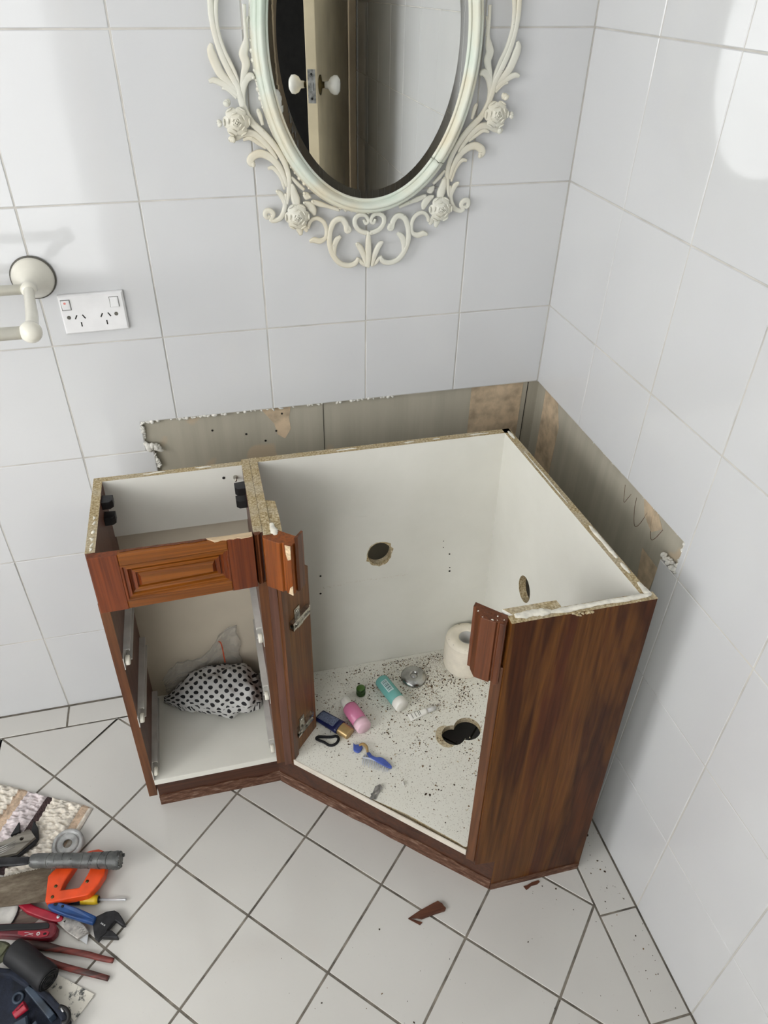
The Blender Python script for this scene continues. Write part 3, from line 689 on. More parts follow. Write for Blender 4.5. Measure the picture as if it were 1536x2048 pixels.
# side panels
bm = NB(); box(bm, -0.9605, -0.9445, -0.386, -0.1638, 0.1136, HC, 0, 1); p_left = part('side_panel', bm, ['inner', 'chip'])
bm = NB(); box(bm, -0.9608, -0.9442, -0.3885, -0.386, 0.1136, 0.690); part('front_lipping', bm, 'veneer2', p_left)
def RF(u, v, w): return (-0.146 + (-0.174 - u) * (0.0253 / 0.4985) + w, u, v)
bm = NB(); plate(bm, [(-0.6725, 0.0), (-0.158, 0.0), (-0.158, HC), (-0.6725, HC)], [circ(-0.3416, 0.511, 0.0255, 0.0325)], 0.0, 0.016, RF, 0, 1); p_right = part('side_panel', bm, ['mel', 'chip'])
# back of the sink bay with its pipe hole, and of the drawer bay
BF = lambda u, v, w: (u, -0.174 + w, v)
bm = NB(); plate(bm, [(-0.657, 0.0), (-0.1315, 0.0), (-0.1315, HC), (-0.657, HC)], [circ(-0.411, 0.522, 0.0265, 0.0315)], 0, 0.016, BF, 0, 1); p_back = part('back_panel', bm, ['mel', 'chip'])
bm = NB()      # chipped ring round the pipe hole
o_, i_ = [], []
for k in range(28):
    a = 6.2832 * k / 28; r = random.uniform(1.04, 1.26) if (a > 3.3 or a < 1.2) else random.uniform(1.02, 1.1)
    o_.append((-0.411 + 0.0265 * r * math.cos(a), 0.522 + 0.0315 * r * math.sin(a)))
plate(bm, o_, [circ(-0.411, 0.522, 0.0262, 0.0312)], -0.0006, 0.001, BF); part('chipped_rim', bm, 'chip', p_back)
for x, z, r in ((-0.5437, 0.4813, 0.0022), (-0.5454, 0.4281, 0.0026), (-0.2465, 0.4892, 0.002), (-0.2431, 0.4361, 0.0026), (-0.2433, 0.447, 0.0016), (-0.2633, 0.5311, 0.0012), (-0.2624, 0.512, 0.0012)):
    bm = NB(); prism(bm, circ(x, z, r, n=10), 0, 0.0005, lambda u, v, w: (u, -0.1741 - w, v)); part('screw_hole', bm, 'hole', p_back)
bm = NB()
for i in range(46):
    s = i / 46; x = -0.5437 + 0.20 * s + random.uniform(-.003, .003); z = 0.444 + 0.004 * math.sin(s * 3) + random.uniform(-.0025, .0025)
    flake(bm, (0, 0, 0), random.uniform(0.0008, 0.002), 0.0005)
    bm.verts.ensure_lookup_table()
    new = [v for v in bm.verts if not v.tag]
    for v in new: v.co = Vector((x + v.co.x, -0.1741 - v.co.z, z + v.co.y * 0.5)); v.tag = True
part('scuff_mark', bm, 'cream', p_back, weld=False, recalc=False)
bm = NB(); box(bm, -0.9445, -0.6876, -0.1640, -0.1585, 0.10, HC - 0.012, 0, 1); part('back_panel', bm, ['cream', 'chip'])
bm = NB(); box(bm, -0.9445, -0.6876, -0.1780, -0.1640, 0.669, HC, 0, 1); p_rail = part('back_rail', bm, ['mel', 'chip'])
bm = NB(); prism(bm, circ(-0.7241, 0.776, 0.003, n=12), 0, 0.0005, lambda u, v, w: (u, -0.1781 - w, v)); part('screw_hole', bm, 'hole', p_rail)
bm = NB(); lathe(bm, [(0, 0), (0.0042, 0), (0.0042, 0.004), (0.0022, 0.006), (0.0022, 0.014), (0, 0.014)], axis_mtx((-0.7022, -0.178, 0.775), (0, -1, 0)), 12); part('bolt', bm, 'chrome', p_rail)
# divider between the two bays, doubled board with a packer
bm = NB(); box(bm, -0.6876, -0.6722, -0.392, -0.158, 0.15, HC, 0, 1); box(bm, -0.6718, -0.6570, -0.402, -0.158, 0.15, HC + 0.0008, 0, 1); p_div = part('divider_panel', bm, ['inner', 'chip'], weld=False)
bm = NB(); box(bm, -0.6880, -0.6700, -0.3945, -0.3922, 0.15, 0.69); part('front_lipping', bm, 'veneer2', p_div)
bm = NB(); prism(bm, [(-0.6568, -0.300), (-0.6400, -0.306), (-0.6385, -0.35), (-0.6395, -0.412), (-0.6560, -0.405)], 0.70, HC - 0.001, None, 0, 1); part('packer_block', bm, ['hboard', 'chip'], p_div)
# end panel facing the room
EF = lambda u, v, w: (u, -0.688 + w, v)
bm = NB(); prism(bm, [(-0.2965, 0.0), (-0.1010, 0.0), (-0.1000, 0.02), (-0.1000, HC), (-0.3395, HC), (-0.3395, 0.118), (-0.2965, 0.112)], 0, 0.0155, EF); p_end = part('end_panel', bm, 'veneer', bevel=0.0006)
bm = NB(); box(bm, -0.3395, -0.1000, -0.6880, -0.6725, HC, HC + 0.0012); rough_top(bm, HC + 0.0012, 0.0004); part('raw_edge', bm, 'chip', p_end)
bm = NB()
for k in range(12):
    flake(bm, (-0.228 + random.uniform(-0.018, 0.018), -0.6885, HC - 0.002 + random.uniform(-0.003, 0.003)), 0.005, 0.002)
part('chipped_edge', bm, 'chip', p_end, weld=False)
bm = NB(); prism(bm, [(-0.3425, -0.6570), (-0.3310, -0.6722), (-0.2530, -0.6722), (-0.2545, -0.6570)], 0.68, HC + 0.001, None, 0, 1); part('packer_block', bm, ['mel', 'chip'], p_end)
bm = NB(); prism(bm, [(-0.2968, 0.0), (-0.1020, 0.0), (-0.1005, 0.022), (-0.1500, 0.0235), (-0.22, 0.021), (-0.2968, 0.024)], -0.0014, 0.0004, EF); part('toe_strip', bm, 'scuff', p_end)
# angled front plane: s along it from the inner corner, off outwards
A0 = Vector((-0.676, -0.406, 0)); AD = Vector((0.336, -0.279, 0)).normalized(); AN = Vector((AD.y, -AD.x, 0))
def AF(s, off, z): p = A0 + AD * s + AN * off; return (p.x, p.y, z)
bm = NB(); prism(bm, [(0.4185, -0.016), (0.4362, -0.016), (0.4362, 0.0), (0.4185, 0.0)], 0.124, 0.70, AF); part('stile', bm, 'veneer2', bevel=0.0012)
bm = NB(); prism(bm, [(-0.0185, -0.034), (0.0195, -0.034), (0.0195, -0.017), (-0.0165, -0.017)], 0.150, 0.70, AF); part('stile', bm, 'veneer2', bevel=0.001)
# hinge board with two mounting plates
H0 = Vector((-0.6548, -0.4007, 0)); HD = Vector((0.67582, 0.73706, 0)); HN = Vector((HD.y, -HD.x, 0))
def HF(t_, z, w): p = H0 + HD * t_ + HN * w; return (p.x, p.y, z)
bm = NB(); prism(bm, [(-0.002, 0.166), (0.0955, 0.166), (0.0955, 0.656), (0.088, 0.664), (0.070, 0.665), (-0.002, 0.655)], -0.016, 0.0, HF); p_hb = part('hinge_board', bm, 'hboard', bevel=0.001)
for tc, zc in ((0.0545, 0.557), (0.0455, 0.237)):
    bm = NB(); C_ = lambda u, v, w: HF(tc + u, zc + v, w)
    def q(u0, u1, v0, v1, w0, w1): prism(bm, [(u0, v0), (u1, v0), (u1, v1), (u0, v1)], w0, w1, C_)
    q(-0.030, 0.028, -0.010, 0.010, 0.0, 0.002); q(-0.030, 0.026, 0.005, 0.010, 0.002, 0.010); q(-0.030, 0.026, -0.010, -0.005, 0.002, 0.010)
    q(-0.026, 0.020, -0.0045, 0.0045, 0.004, 0.0075); q(-0.014, 0.003, 0.010, 0.030, 0.0, 0.0022); q(-0.006, 0.012, -0.026, -0.010, 0.0, 0.0022)
    q(0.020, 0.033, -0.007, 0.007, 0.0, 0.006)
    for u, v in ((-0.006, 0.022), (0.003, -0.019)): ball(bm, C_(u, v, 0.0022), 0.0038, 10)
    for u in (-0.018, 0.004): ball(bm, C_(u, 0, 0.0075), 0.003, 10)
    part('hinge_plate', bm, 'chrome', p_hb, weld=False, recalc=False)
# bases
bm = NB(); box(bm, -0.9445, -0.6876, -0.3885, -0.164, 0.150, 0.166); part('base_panel', bm, 'mel', bevel=0.0006)
h1, h2 = (-0.2625, -0.4130, 0.0300), (-0.2985, -0.4220, 0.0262)
def union_outline():
    pts = []
    for (cx, cy, r), (ox, oy, r2_) in ((h1, h2), (h2, h1)):
        for k in range(48):
            a = 6.2832 * k / 48; x, y = cx + r * math.cos(a), cy + r * math.sin(a)
            if math.hypot(x - ox, y - oy) >= r2_ - 0.0003: pts.append((x, y))
    mx_, my_ = (h1[0] + h2[0]) / 2 - 0.002, (h1[1] + h2[1]) / 2
    pts.sort(key=lambda p: math.atan2(p[1] - my_, p[0] - mx_)); return pts
hole = union_outline()
floor_poly = [(-0.656, -0.1745), (-0.1465, -0.1745), (-0.1210, -0.6720), (-0.3570, -0.6720), (-0.3600, -0.6700), (-0.3700, -0.6585), (-0.40, -0.6290), (-0.45, -0.5800), (-0.505, -0.5362), (-0.6515, -0.4040)]
bm = NB(); plate(bm, floor_poly, [hole], 0.150, 0.166, lambda u, v, w: (u, v, w), 0, 1); p_floor = part('base_panel', bm, ['dirty', 'chip'])
bm = NB(); E0 = Vector((-0.6522, -0.4036, 0)); E1 = Vector((-0.3575, -0.6790, 0)); ed = (E1 - E0).normalized(); en = Vector((ed.y, -ed.x, 0)); L_ = (E1 - E0).length
prism(bm, [(0, 0), (L_, 0.0), (L_, 0.0022), (0, 0.0022)], 0.150, 0.1664, lambda s, o, z: tuple(E0 + ed * s + en * (o - 0.001) + Vector((0, 0, z))))
part('edge_strip', bm, 'edge', p_floor)
bm = NB(); n_ = 30; ou, inn = [], []
for k in range(n_ + 1):
    a = math.radians(105 + 150 * k / n_); wob = random.uniform(0.92, 1.08)
    wd_ = 0.0145 * math.sin(math.pi * k / n_) ** 0.6 * wob
    ou.append((h2[0] + (h2[2] + wd_) * math.cos(a), h2[1] + (h2[2] + wd_) * math.sin(a)))
    inn.append((h2[0] + (h2[2] - 0.0004) * math.cos(a), h2[1] + (h2[2] - 0.0004) * math.sin(a)))
prism(bm, ou + inn[::-1], 0.1655, 0.1668); part('chipped_rim', bm, 'chip', p_floor)
# kickboards
bm = NB(); box(bm, -0.9513, -0.6760, -0.3390, -0.3235, 0.0, 0.150); p_k1 = part('kickboard', bm, 'kick', bevel=0.0006)
bm = NB(); pts = [(-0.9515, 0.0)] + [(-0.9515 + 0.27 * k / 14, 0.036 + random.uniform(-0.004, 0.004)) for k in range(15)] + [(-0.6815, 0.0)]
prism(bm, pts, 0, 0.0018, lambda u, v, w: (u, -0.3390 - w, v)); part('toe_strip', bm, 'scuff', p_k1)
K0 = Vector((-0.6836, -0.3392, 0)); K1 = Vector((-0.2962, -0.6875, 0)); kd = (K1 - K0).normalized(); kn = Vector((kd.y, -kd.x, 0)); KL = (K1 - K0).length
def KF(s, z, w): p = K0 + kd * s + kn * w; return (p.x, p.y, z)
bm = NB(); prism(bm, [(0, 0), (KL, 0), (KL, 0.150), (0, 0.150)], -0.0155, 0.0, KF); p_k2 = part('kickboard', bm, 'kick', bevel=0.0006)
bm = NB(); pts = [(0.004, 0.002)] + [(0.004 + (KL - 0.006) * k / 22, 0.040 + random.uniform(-0.003, 0.004)) for k in range(23)] + [(KL - 0.002, 0.0)]
pts += [(KL * (1 - k / 16), random.choice((0, 0, 0.002, 0.004))) for k in range(1, 16)]
prism(bm, pts, 0, 0.0016, KF); part('toe_strip', bm, 'scuff', p_k2)
# carved false drawer front
DFt = van
dfr = NB(); box(dfr, -0.955, -0.690, -0.392, -0.386, 0.684, 0.798); p_df = part('drawer_front', dfr, 'stile_wood')
ZB = lambda x: 0.683 + (x + 0.955) / 0.27 * 0.008
ZT = lambda x: 0.8035 - (x + 0.955) / 0.27 * 0.001
FP = lambda u, v, w: (u, -0.392 - w, v)
for x0, x1 in ((-0.9560, -0.9090), (-0.7325, -0.6890)):
    bm = NB(); prism(bm, [(x0, ZB(x0) - 0.001), (x1, ZB(x1) - 0.001), (x1, ZT(x1)), (x0, ZT(x0))], 0, 0.013, FP, bev=0.001); part('frame_stile', bm, 'stile_wood', p_df)
X0, X1 = -0.9088, -0.7327
bm = NB(); prism(bm, [(X0, 0.779), (X1, 0.783), (X1, ZT(X1)), (X0, ZT(X0))], 0, 0.0128, FP, bev=0.001); part('frame_rail', bm, 'rail_wood', p_df)
bm = NB(); prism(bm, [(X0, ZB(X0)), (X1, ZB(X1)), (X1, 0.7105), (X0, 0.7015)], 0, 0.0128, FP, bev=0.001); part('frame_rail', bm, 'rail_wood', p_df)
# moulded surround and raised field, stepped rings
bm = NB(); q0 = [(X0, 0.7015), (X1, 0.7105), (X1, 0.783), (X0, 0.779)]
steps = [(0, 0.0125), (0.003, 0.0125), (0.0045, 0.0095), (0.010, 0.0105), (0.0115, 0.006), (0.0145, 0.0035), (0.0155, 0.0035), (0.0165, 0.0065), (0.0215, 0.0075), (0.0225, 0.0040), (0.0235, 0.0040), (0.0285, 0.0105), (0.0295, 0.0105)]
rg = []
for d, h in steps:
    q = inset(q0, d) if d else q0; rg.append([bm.verts.new(FP(u, v, h)) for u, v in q])
for a, b in zip(rg, rg[1:]):
    for i in range(4): bm.faces.new((a[i], a[(i + 1) % 4], b[(i + 1) % 4], b[i])).material_index = 0 if i in (0, 2) else 1
bm.faces.new(rg[-1]); part('raised_panel', bm, ['rail_wood', 'stile_wood'], p_df)
bm = NB(); prism(bm, [(-0.6888, 0), (-0.6870, 0.006), (-0.6850, 0.010), (-0.6825, 0.007), (-0.6800, 0.009), (-0.6765, 0.004), (-0.6765, 0)], 0.692, 0.802, lambda u, w, z: (u, -0.392 - w, z)); part('corner_bead', bm, 'mould_dark', p_df)
bm = NB(); up, lo = [], []
for k in range(13):
    x = -0.766 + 0.076 * k / 12; up.append((x, -0.3945 + random.uniform(-.0006, .0006))); lo.append((x, -0.3958 - 0.0078 * min(1, k / 2.0) + random.uniform(-.0012, .0012)))
prism(bm, up + lo[::-1], 0.8015, 0.8052); part('torn_edge', bm, 'rawwood', p_df)
bm = NB(); up = [(-0.905 + 0.14 * k / 14, -0.3935 + random.uniform(-.0008, .0008)) for k in range(15)]; lo = [(-0.905 + 0.14 * k / 14, -0.3985 + random.uniform(-.0015, .0015)) for k in range(15)]
prism(bm, up + lo[::-1], 0.8015, 0.8042); part('torn_edge', bm, 'mould_dark', p_df)
# corner mouldings either side of the sink opening
bm = NB(); prism(bm, [(-0.004, -0.030), (-0.001, -0.004), (0.004, 0.0), (0.036, 0.0), (0.0385, -0.004), (0.041, -0.005), (0.0435, -0.001), (0.0560, -0.002), (0.0575, -0.008), (0.0575, -0.030)], 0.691, 0.800, AF); p_cm = part('corner_moulding', bm, 'mould_wood', bevel=0.0008)
bm = NB(); prism(bm, [(0.0580, -0.034), (0.0580, -0.012), (0.0610, -0.010), (0.0625, -0.016), (0.0618, -0.034)], 0.694, 0.812, AF); part('splinter_edge', bm, 'mould_dark', p_cm)
TF = lambda s, z, w: AF(s, w, z)
bm = NB(); prism(bm, [(0.046, 0.7995), (0.0565, 0.8000), (0.0560, 0.772), (0.050, 0.768), (0.047, 0.78)], -0.0022, -0.0006, TF); part('torn_edge', bm, 'rawwood', p_cm)
bm = NB(); prism(bm, [(0.0475, 0.6915), (0.0565, 0.6905), (0.0562, 0.712), (0.051, 0.706)], -0.0018, -0.0004, TF); part('torn_edge', bm, 'rawwood', p_cm)
bm = NB(); prism(bm, [(0.3745, -0.022), (0.3745, -0.012), (0.3795, -0.011), (0.3820, -0.006), (0.3905, 0.004), (0.3925, 0.006), (0.4165, 0.006), (0.4180, 0.0025), (0.4205, 0.0025), (0.4225, 0.006), (0.4290, 0.006), (0.4315, 0.003), (0.4315, -0.016)], 0.664, 0.796, AF); p_cr = part('corner_moulding', bm, 'mould_dark', bevel=0.0007)
bm = NB()
for k in range(26):
    s = random.uniform(0.384, 0.429); flake(bm, (*AF(s, random.uniform(-0.010, 0.004), 0)[:2], 0.7955), random.uniform(0.001, 0.004), random.uniform(0.0006, 0.0018), mi=random.choice((0, 0, 1)))
part('torn_edge', bm, ['mould_dark', 'sealant'], p_cr, weld=False)
# drawer runners, three a side
for sx, x0 in ((1, -0.9443), (-1, -0.6878)):
    for zc, y0, y1 in ((0.533, -0.384, -0.176), (0.368, -0.388, -0.176), (0.186, -0.386, -0.176)):
        bm = NB(); RNF = lambda u, v, w: (x0 + sx * u, w, zc + v)
        prism(bm, [(0, -0.015), (0.0125, -0.015), (0.0125, -0.0115), (0.0015, -0.0135), (0.0015, 0.0125), (0.0105, 0.0125), (0.0105, 0.009), (0.0120, 0.009), (0.0120, 0.0145), (0, 0.0145)], y0 + 0.02, y1, RNF)
        prism(bm, [(0, -0.015), (0.0015, -0.015), (0.0015, 0.0145), (0, 0.0145)], y0 - 0.004, y0 + 0.02, RNF)
        r = part('drawer_runner', bm, 'runner', weld=False)
        bm = NB(); lathe(bm, [(0, -0.004), (0.0085, -0.004), (0.0095, -0.002), (0.0095, 0.002), (0.0085, 0.004), (0, 0.004)], axis_mtx((x0 + sx * 0.0065, y0 + 0.008, zc - 0.002), (1, 0, 0)), 18); part('runner_wheel', bm, 'nylon', r)
        for dy in (0.045, 0.16):
            bm = NB(); lathe(bm, [(0, 0), (0.0035, 0), (0.003, 0.0012), (0, 0.0016)], axis_mtx((x0 + sx * 0.0015, y0 + dy, zc), (sx, 0, 0)), 10); part('screw', bm, 'chrome', r)
# black stop blocks
for x0, sx, y, z in ((-0.9445, 1, -0.226, 0.786), (-0.9445, 1, -0.236, 0.757), (-0.6876, -1, -0.240, 0.789), (-0.6876, -1, -0.236, 0.757)):
    bm = NB(); prism(bm, [(0, -0.012), (0.014, -0.012), (0.0195, -0.006), (0.0195, 0.010), (0, 0.012)], z - 0.008, z + 0.008, lambda u, v, w: (x0 + sx * u, y + v, w)); part('stop_block', bm, 'blackp', bevel=0.0008)
# dried sealant along the raw top edges
def bead(pts, r, parent, z=HC + 0.001, jit=0.18, name='sealant_bead'):
    bm = NB(); P = []
    for i, (x, y) in enumerate(pts): P.append((x, y, z + random.uniform(-0.0004, 0.0004)))
    n_ = len(P); rr = [r * random.uniform(0.75, 1.2) for _ in range(n_)]; rr[0] *= 0.5; rr[-1] *= 0.5
    tube(bm, P, rr, 8, 4, up=(0, 0, 1), flat=0.42, jitter=jit); part(name, bm, 'sealant', parent)
def along(a, b, n_, j): return [(a[0] + (b[0] - a[0]) * k / n_ + random.uniform(-j, j), a[1] + (b[1] - a[1]) * k / n_ + random.uniform(-j, j)) for k in range(n_ + 1)]
ex = lambda y: -0.146 + (-0.174 - y) * (0.0253 / 0.4985) + 0.009
bead([(ex(y) + 0.001, y) for y in (-0.50, -0.52, -0.545, -0.57, -0.588)], 0.0042, p_right)
bead([(ex(y) + 0.001, y) for y in (-0.600, -0.612, -0.626)], 0.0044, p_right)
bead([(ex(y) + 0.002, y) for y in (-0.648, -0.66, -0.675, -0.681)], 0.0055, p_right)
bead([(ex(y), y) for y in (-0.17, -0.185, -0.20)], 0.004, p_right)
bead([(ex(y) - 0.003, y) for y in (-0.25, -0.29, -0.33, -0.38, -0.43)], 0.0016, p_right)
bead([(x, -0.679 + random.uniform(-.001, .001)) for x in (-0.108, -0.13, -0.155, -0.18, -0.205, -0.23, -0.255, -0.28)], 0.0052, p_end, HC + 0.0018)
bead([(x, -0.676 + random.uniform(-.002, .002)) for x in (-0.272, -0.285, -0.30, -0.315, -0.33)], 0.0072, p_end, HC + 0.0018)
bead([(-0.6545, -0.372), (-0.654, -0.385), (-0.6525, -0.396), (-0.6515, -0.405)], 0.0068, p_div, HC + 0.001)
bead(along((-0.8700, -0.170), (-0.830, -0.171), 4, 0.001), 0.0026, p_rail)
bead(along((-0.775, -0.1700), (-0.745, -0.170), 3, 0.0008), 0.003, p_rail)
for y in (-0.372, -0.36, -0.345, -0.325, -0.30, -0.285):
    bead([(-0.952 + random.uniform(-.003, .003), y), (-0.951, y - 0.005), (-0.953, y - 0.009)], 0.0028, p_left, HC)
for a, b in ((-0.50, -0.46), (-0.36, -0.34), (-0.30, -0.285), (-0.22, -0.18)): bead(along((a, -0.166), (b, -0.166), 3, 0.001), 0.0022, p_back, HC)
# =================================================================== THINGS INSIDE THE CABINET
ZF = 0.1662
M['roll'] = simple('cream_wound_paper', (236, 228, 210), 0.9, vary=0.015, vscale=50, bump=0.3, bscale=90)
t = NT('pink_liquid_plastic'); t.set((236, 142, 182), 0.18, 0, 0.5); t.b.inputs['Transmission Weight'].default_value = 0.25; t.b.inputs['Subsurface Weight'].default_value = 0.0; M['pink'] = t.m
t = NT('frosted_pink_plastic'); t.set((234, 196, 208), 0.4); M['pinkbase'] = t.m
t = NT('teal_liquid_plastic'); t.set((132, 204, 196), 0.16); t.b.inputs['Transmission Weight'].default_value = 0.3; M['teal'] = t.m
M['pale_label'] = simple('pale_label', (196, 222, 220), 0.5); M['label_ink'] = simple('label_ink', (58, 92, 98), 0.6)
M['whitecap'] = simple('white_cap_plastic', (236, 234, 226), 0.35, vary=0.01)
M['navy'] = simple('navy_tube_plastic', (22, 30, 78), 0.35, vary=0.1)
M['silverblue'] = simple('speckled_silver_blue_label', (118, 128, 156), 0.35, 0.3, vary=0.18, vscale=500)
M['gold'] = simple('matt_gold_cap', (176, 150, 104), 0.35, 0.55, vary=0.05)
M['green'] = simple('dark_green_cap', (70, 108, 34), 0.35, vary=0.12)
M['greend'] = simple('darker_green_cap', (44, 76, 28), 0.45, vary=0.12)
M['blackcloth'] = simple('black_elastic', (14, 14, 16), 0.85, bump=0.5, bscale=400)
M['bluep'] = simple('blue_clip_plastic', (70, 90, 164), 0.3, vary=0.12)
t = NT('clear_comb_plastic'); t.set((208, 214, 226), 0.25); t.b.inputs['Transmission Weight'].default_value = 0.25; M['clearp'] = t.m
M['tan'] = simple('tan_plastic', (162, 134, 86), 0.5, vary=0.1)
M['stainless'] = simple('worn_stainless', (176, 176, 174), 0.25, 1.0, vary=0.08, vscale=40)
M['debris'] = simple('brown_debris', (112, 88, 60), 0.9, vary=0.25, vscale=300); M['debris2'] = simple('dark_debris', (62, 48, 36), 0.9, vary=0.2, vscale=300); M['debris3'] = simple('pale_debris', (198, 184, 156), 0.9, vary=0.1, vscale=300)

# paper roll standing in the corner
rc = Vector((-0.1965, -0.2300, ZF))
roll = thing('paper_roll', 'cream paper roll sprinkled with crumbs, standing in the back corner of the cabinet', 'paper roll', rc)
bm = NB(); prof = [(0.022, 0.0)]
for k in range(49):
    z = 0.094 * k / 48; prof.append((0.0535 + 0.0017 * math.sin(k * 2.1) + (-0.004 if k in (0, 48) else (-0.0014 if k in (1, 2, 46, 47) else 0)) - 0.002 * abs(k - 24) / 24, z))
prof += [(0.038, 0.0965), (0.024, 0.0955), (0.021, 0.093), (0.0205, 0.0)]
lathe(bm, prof, Matrix.Translation(rc), 48); obj('paper', bm, 'roll', roll)
bm = NB(); lathe(bm, [(0.0208, 0.002), (0.0208, 0.093), (0.0196, 0.0935), (0.0196, 0.002)], Matrix.Translation(rc), 32); obj('core', bm, 'runner', roll)
bm = NB()
for k in range(170):
    a = random.random() * 6.28; r = random.uniform(0.024, 0.047); flake(bm, (rc.x + r * math.cos(a), rc.y + r * math.sin(a), rc.z + 0.0945), random.uniform(0.0006, 0.0017), mi=random.choice((0, 0, 1)))
obj('crumbs', bm, ['debris', 'debris2'], roll, weld=False, kind='stuff')

# pink bottle lying down
def lying(a, b, prof, bm, flat=1.0, seg=28, mi=0):
    a, b = Vector(a), Vector(b); L = (b - a).length; d = (b - a).normalized(); x = d.cross(Vector((0, 0, 1))).normalized(); z = x.cross(d)
    m = Matrix(((x.x, z.x, d.x, a.x), (x.y, z.y, d.y, a.y), (x.z, z.z, d.z, a.z), (0, 0, 0, 1))) @ Matrix.Diagonal((1, flat, 1, 1))
    lathe(bm, [(r, s * L) for r, s in prof], m, seg, mi)
pa, pb = (-0.517, -0.287, ZF + 0.0155), (-0.4885, -0.378, ZF + 0.0190)
pk = thing('pink_bottle', 'bottle of pink liquid lying by the hinge board with its white cap to the back', 'bottle', (-0.50, -0.335, ZF))
bm = NB(); lying(pa, pb, [(0, 0.22), (0.012, 0.22), (0.0172, 0.27), (0.0182, 0.33), (0.0182, 0.80), (0, 0.80)], bm, 0.98); obj('bottle_body', bm, 'pink', pk)
bm = NB(); lying(pa, pb, [(0, 0.795), (0.0184, 0.795), (0.0188, 0.88), (0.0182, 0.97), (0.016, 1.0), (0, 1.0)], bm, 0.98); obj('bottle_base', bm, 'pinkbase', pk)
bm = NB(); lying(pa, pb, [(0, 0.0), (0.0105, 0.0), (0.0118, 0.02), (0.0118, 0.20), (0.0105, 0.235), (0, 0.235)], bm); obj('bottle_cap', bm, 'whitecap', pk)
# teal bottle
ta, tb = (-0.4185, -0.250, ZF + 0.0178), (-0.3885, -0.3385, ZF + 0.0178)
tl = thing('teal_bottle', 'teal green bottle lying with a pale barcode label and white cap towards the front', 'bottle', (-0.405, -0.295, ZF))
bm = NB(); lying(ta, tb, [(0, 0.0), (0.0150, 0.0), (0.0172, 0.03), (0.0176, 0.10), (0.0176, 0.76), (0.0158, 0.79), (0, 0.79)], bm); obj('bottle_body', bm, 'teal', tl)
bm = NB(); lying(ta, tb, [(0, 0.785), (0.0165, 0.785), (0.0170, 0.80), (0.0170, 0.985), (0.0160, 1.0), (0, 1.0)], bm); obj('bottle_cap', bm, 'whitecap', tl)
a, b = Vector(ta), Vector(tb); d = (b - a).normalized(); xx = Vector((d.y, -d.x, 0)) * -1; LL = (b - a).length
def TLF(u, v, w, R=0.0178, ph0=-0.25):   # wrap: u along the bottle, v round it
    ph = ph0 + v / R; return tuple(a + d * u + xx * math.sin(ph) * (R + w) + Vector((0, 0, math.cos(ph) * (R + w))))
def wrap(bm, u0, u1, v0, v1, w, mi=0, n=6):
    for i in range(n):
        p, q = v0 + (v1 - v0) * i / n, v0 + (v1 - v0) * (i + 1) / n
        bm.faces.new([bm.verts.new(TLF(*c, w)) for c in ((u0, p), (u1, p), (u1, q), (u0, q))]).material_index = mi
bm = NB(); wrap(bm, 0.016, 0.052, -0.008, 0.008, 0.0003); lb = obj('label', bm, 'pale_label', tl)
bm = NB()
for k in range(9):
    u = 0.019 + 0.0034 * k; wrap(bm, u, u + random.choice((0.0010, 0.0016, 0.0022)), -0.0055, 0.0055, 0.0005)
obj('barcode_lines', bm, 'label_ink', tl)
# navy tube with gold cap, partly behind the hinge board
tu = thing('lotion_tube', 'flat navy and silver tube with a gold cap, lying against the hinge board', 'tube', (-0.55, -0.345, ZF))
T0, T1 = Vector((-0.5815, -0.3085, 0)), Vector((-0.5405, -0.3580, 0)); T2 = Vector((-0.5225, -0.3795, 0))
td = (T1 - T0).normalized(); tn = Vector((-td.y, td.x, 0))
def blade(bm, p, q, w0, w1, h0, h1, z0=ZF, n=8, mi=0):
    R = []
    for k in range(n + 1):
        f = k / n; c = p.lerp(q, f); w = w0 + (w1 - w0) * f; h = h0 + (h1 - h0) * f; ring = []
        for j in range(20):
            th = 6.2832 * j / 20; cc, ss = math.cos(th), math.sin(th)
            ring.append(bm.verts.new(c + tn * w * math.copysign(abs(cc) ** 0.7, cc) + Vector((0, 0, z0 + h + h * math.copysign(abs(ss) ** 0.8, ss)))))
        R.append(ring)
    for x, y in zip(R, R[1:]):
        for j in range(20):
            f = bm.faces.new((x[j], x[(j + 1) % 20], y[(j + 1) % 20], y[j])); f.smooth = True; f.material_index = mi
    bm.faces.new(R[0][::-1]); bm.faces.new(R[-1])
bm = NB(); blade(bm, T0, T1, 0.0165, 0.0175, 0.0045, 0.0100); obj('tube_body', bm, 'navy', tu)
bm = NB(); q = [bm.verts.new(T0.lerp(T1, f) + tn * w + Vector((0, 0, ZF + 2 * (0.0045 + 0.0055 * f) + 0.0004))) for f, w in ((0.04, -0.0105), (0.80, -0.0120), (0.80, 0.0120), (0.04, 0.0105))]; bm.faces.new(q); 
r_ = bmesh.ops.extrude_face_region(bm, geom=bm.faces[:]); bmesh.ops.translate(bm, verts=[v for v in r_['geom'] if isinstance(v, bmesh.types.BMVert)], vec=(0, 0, -0.0012)); obj('label', bm, 'silverblue', tu)
bm = NB(); blade(bm, T1, T2, 0.0150, 0.0145, 0.0100, 0.0095); obj('tube_cap', bm, 'gold', tu, bevel=0.001)
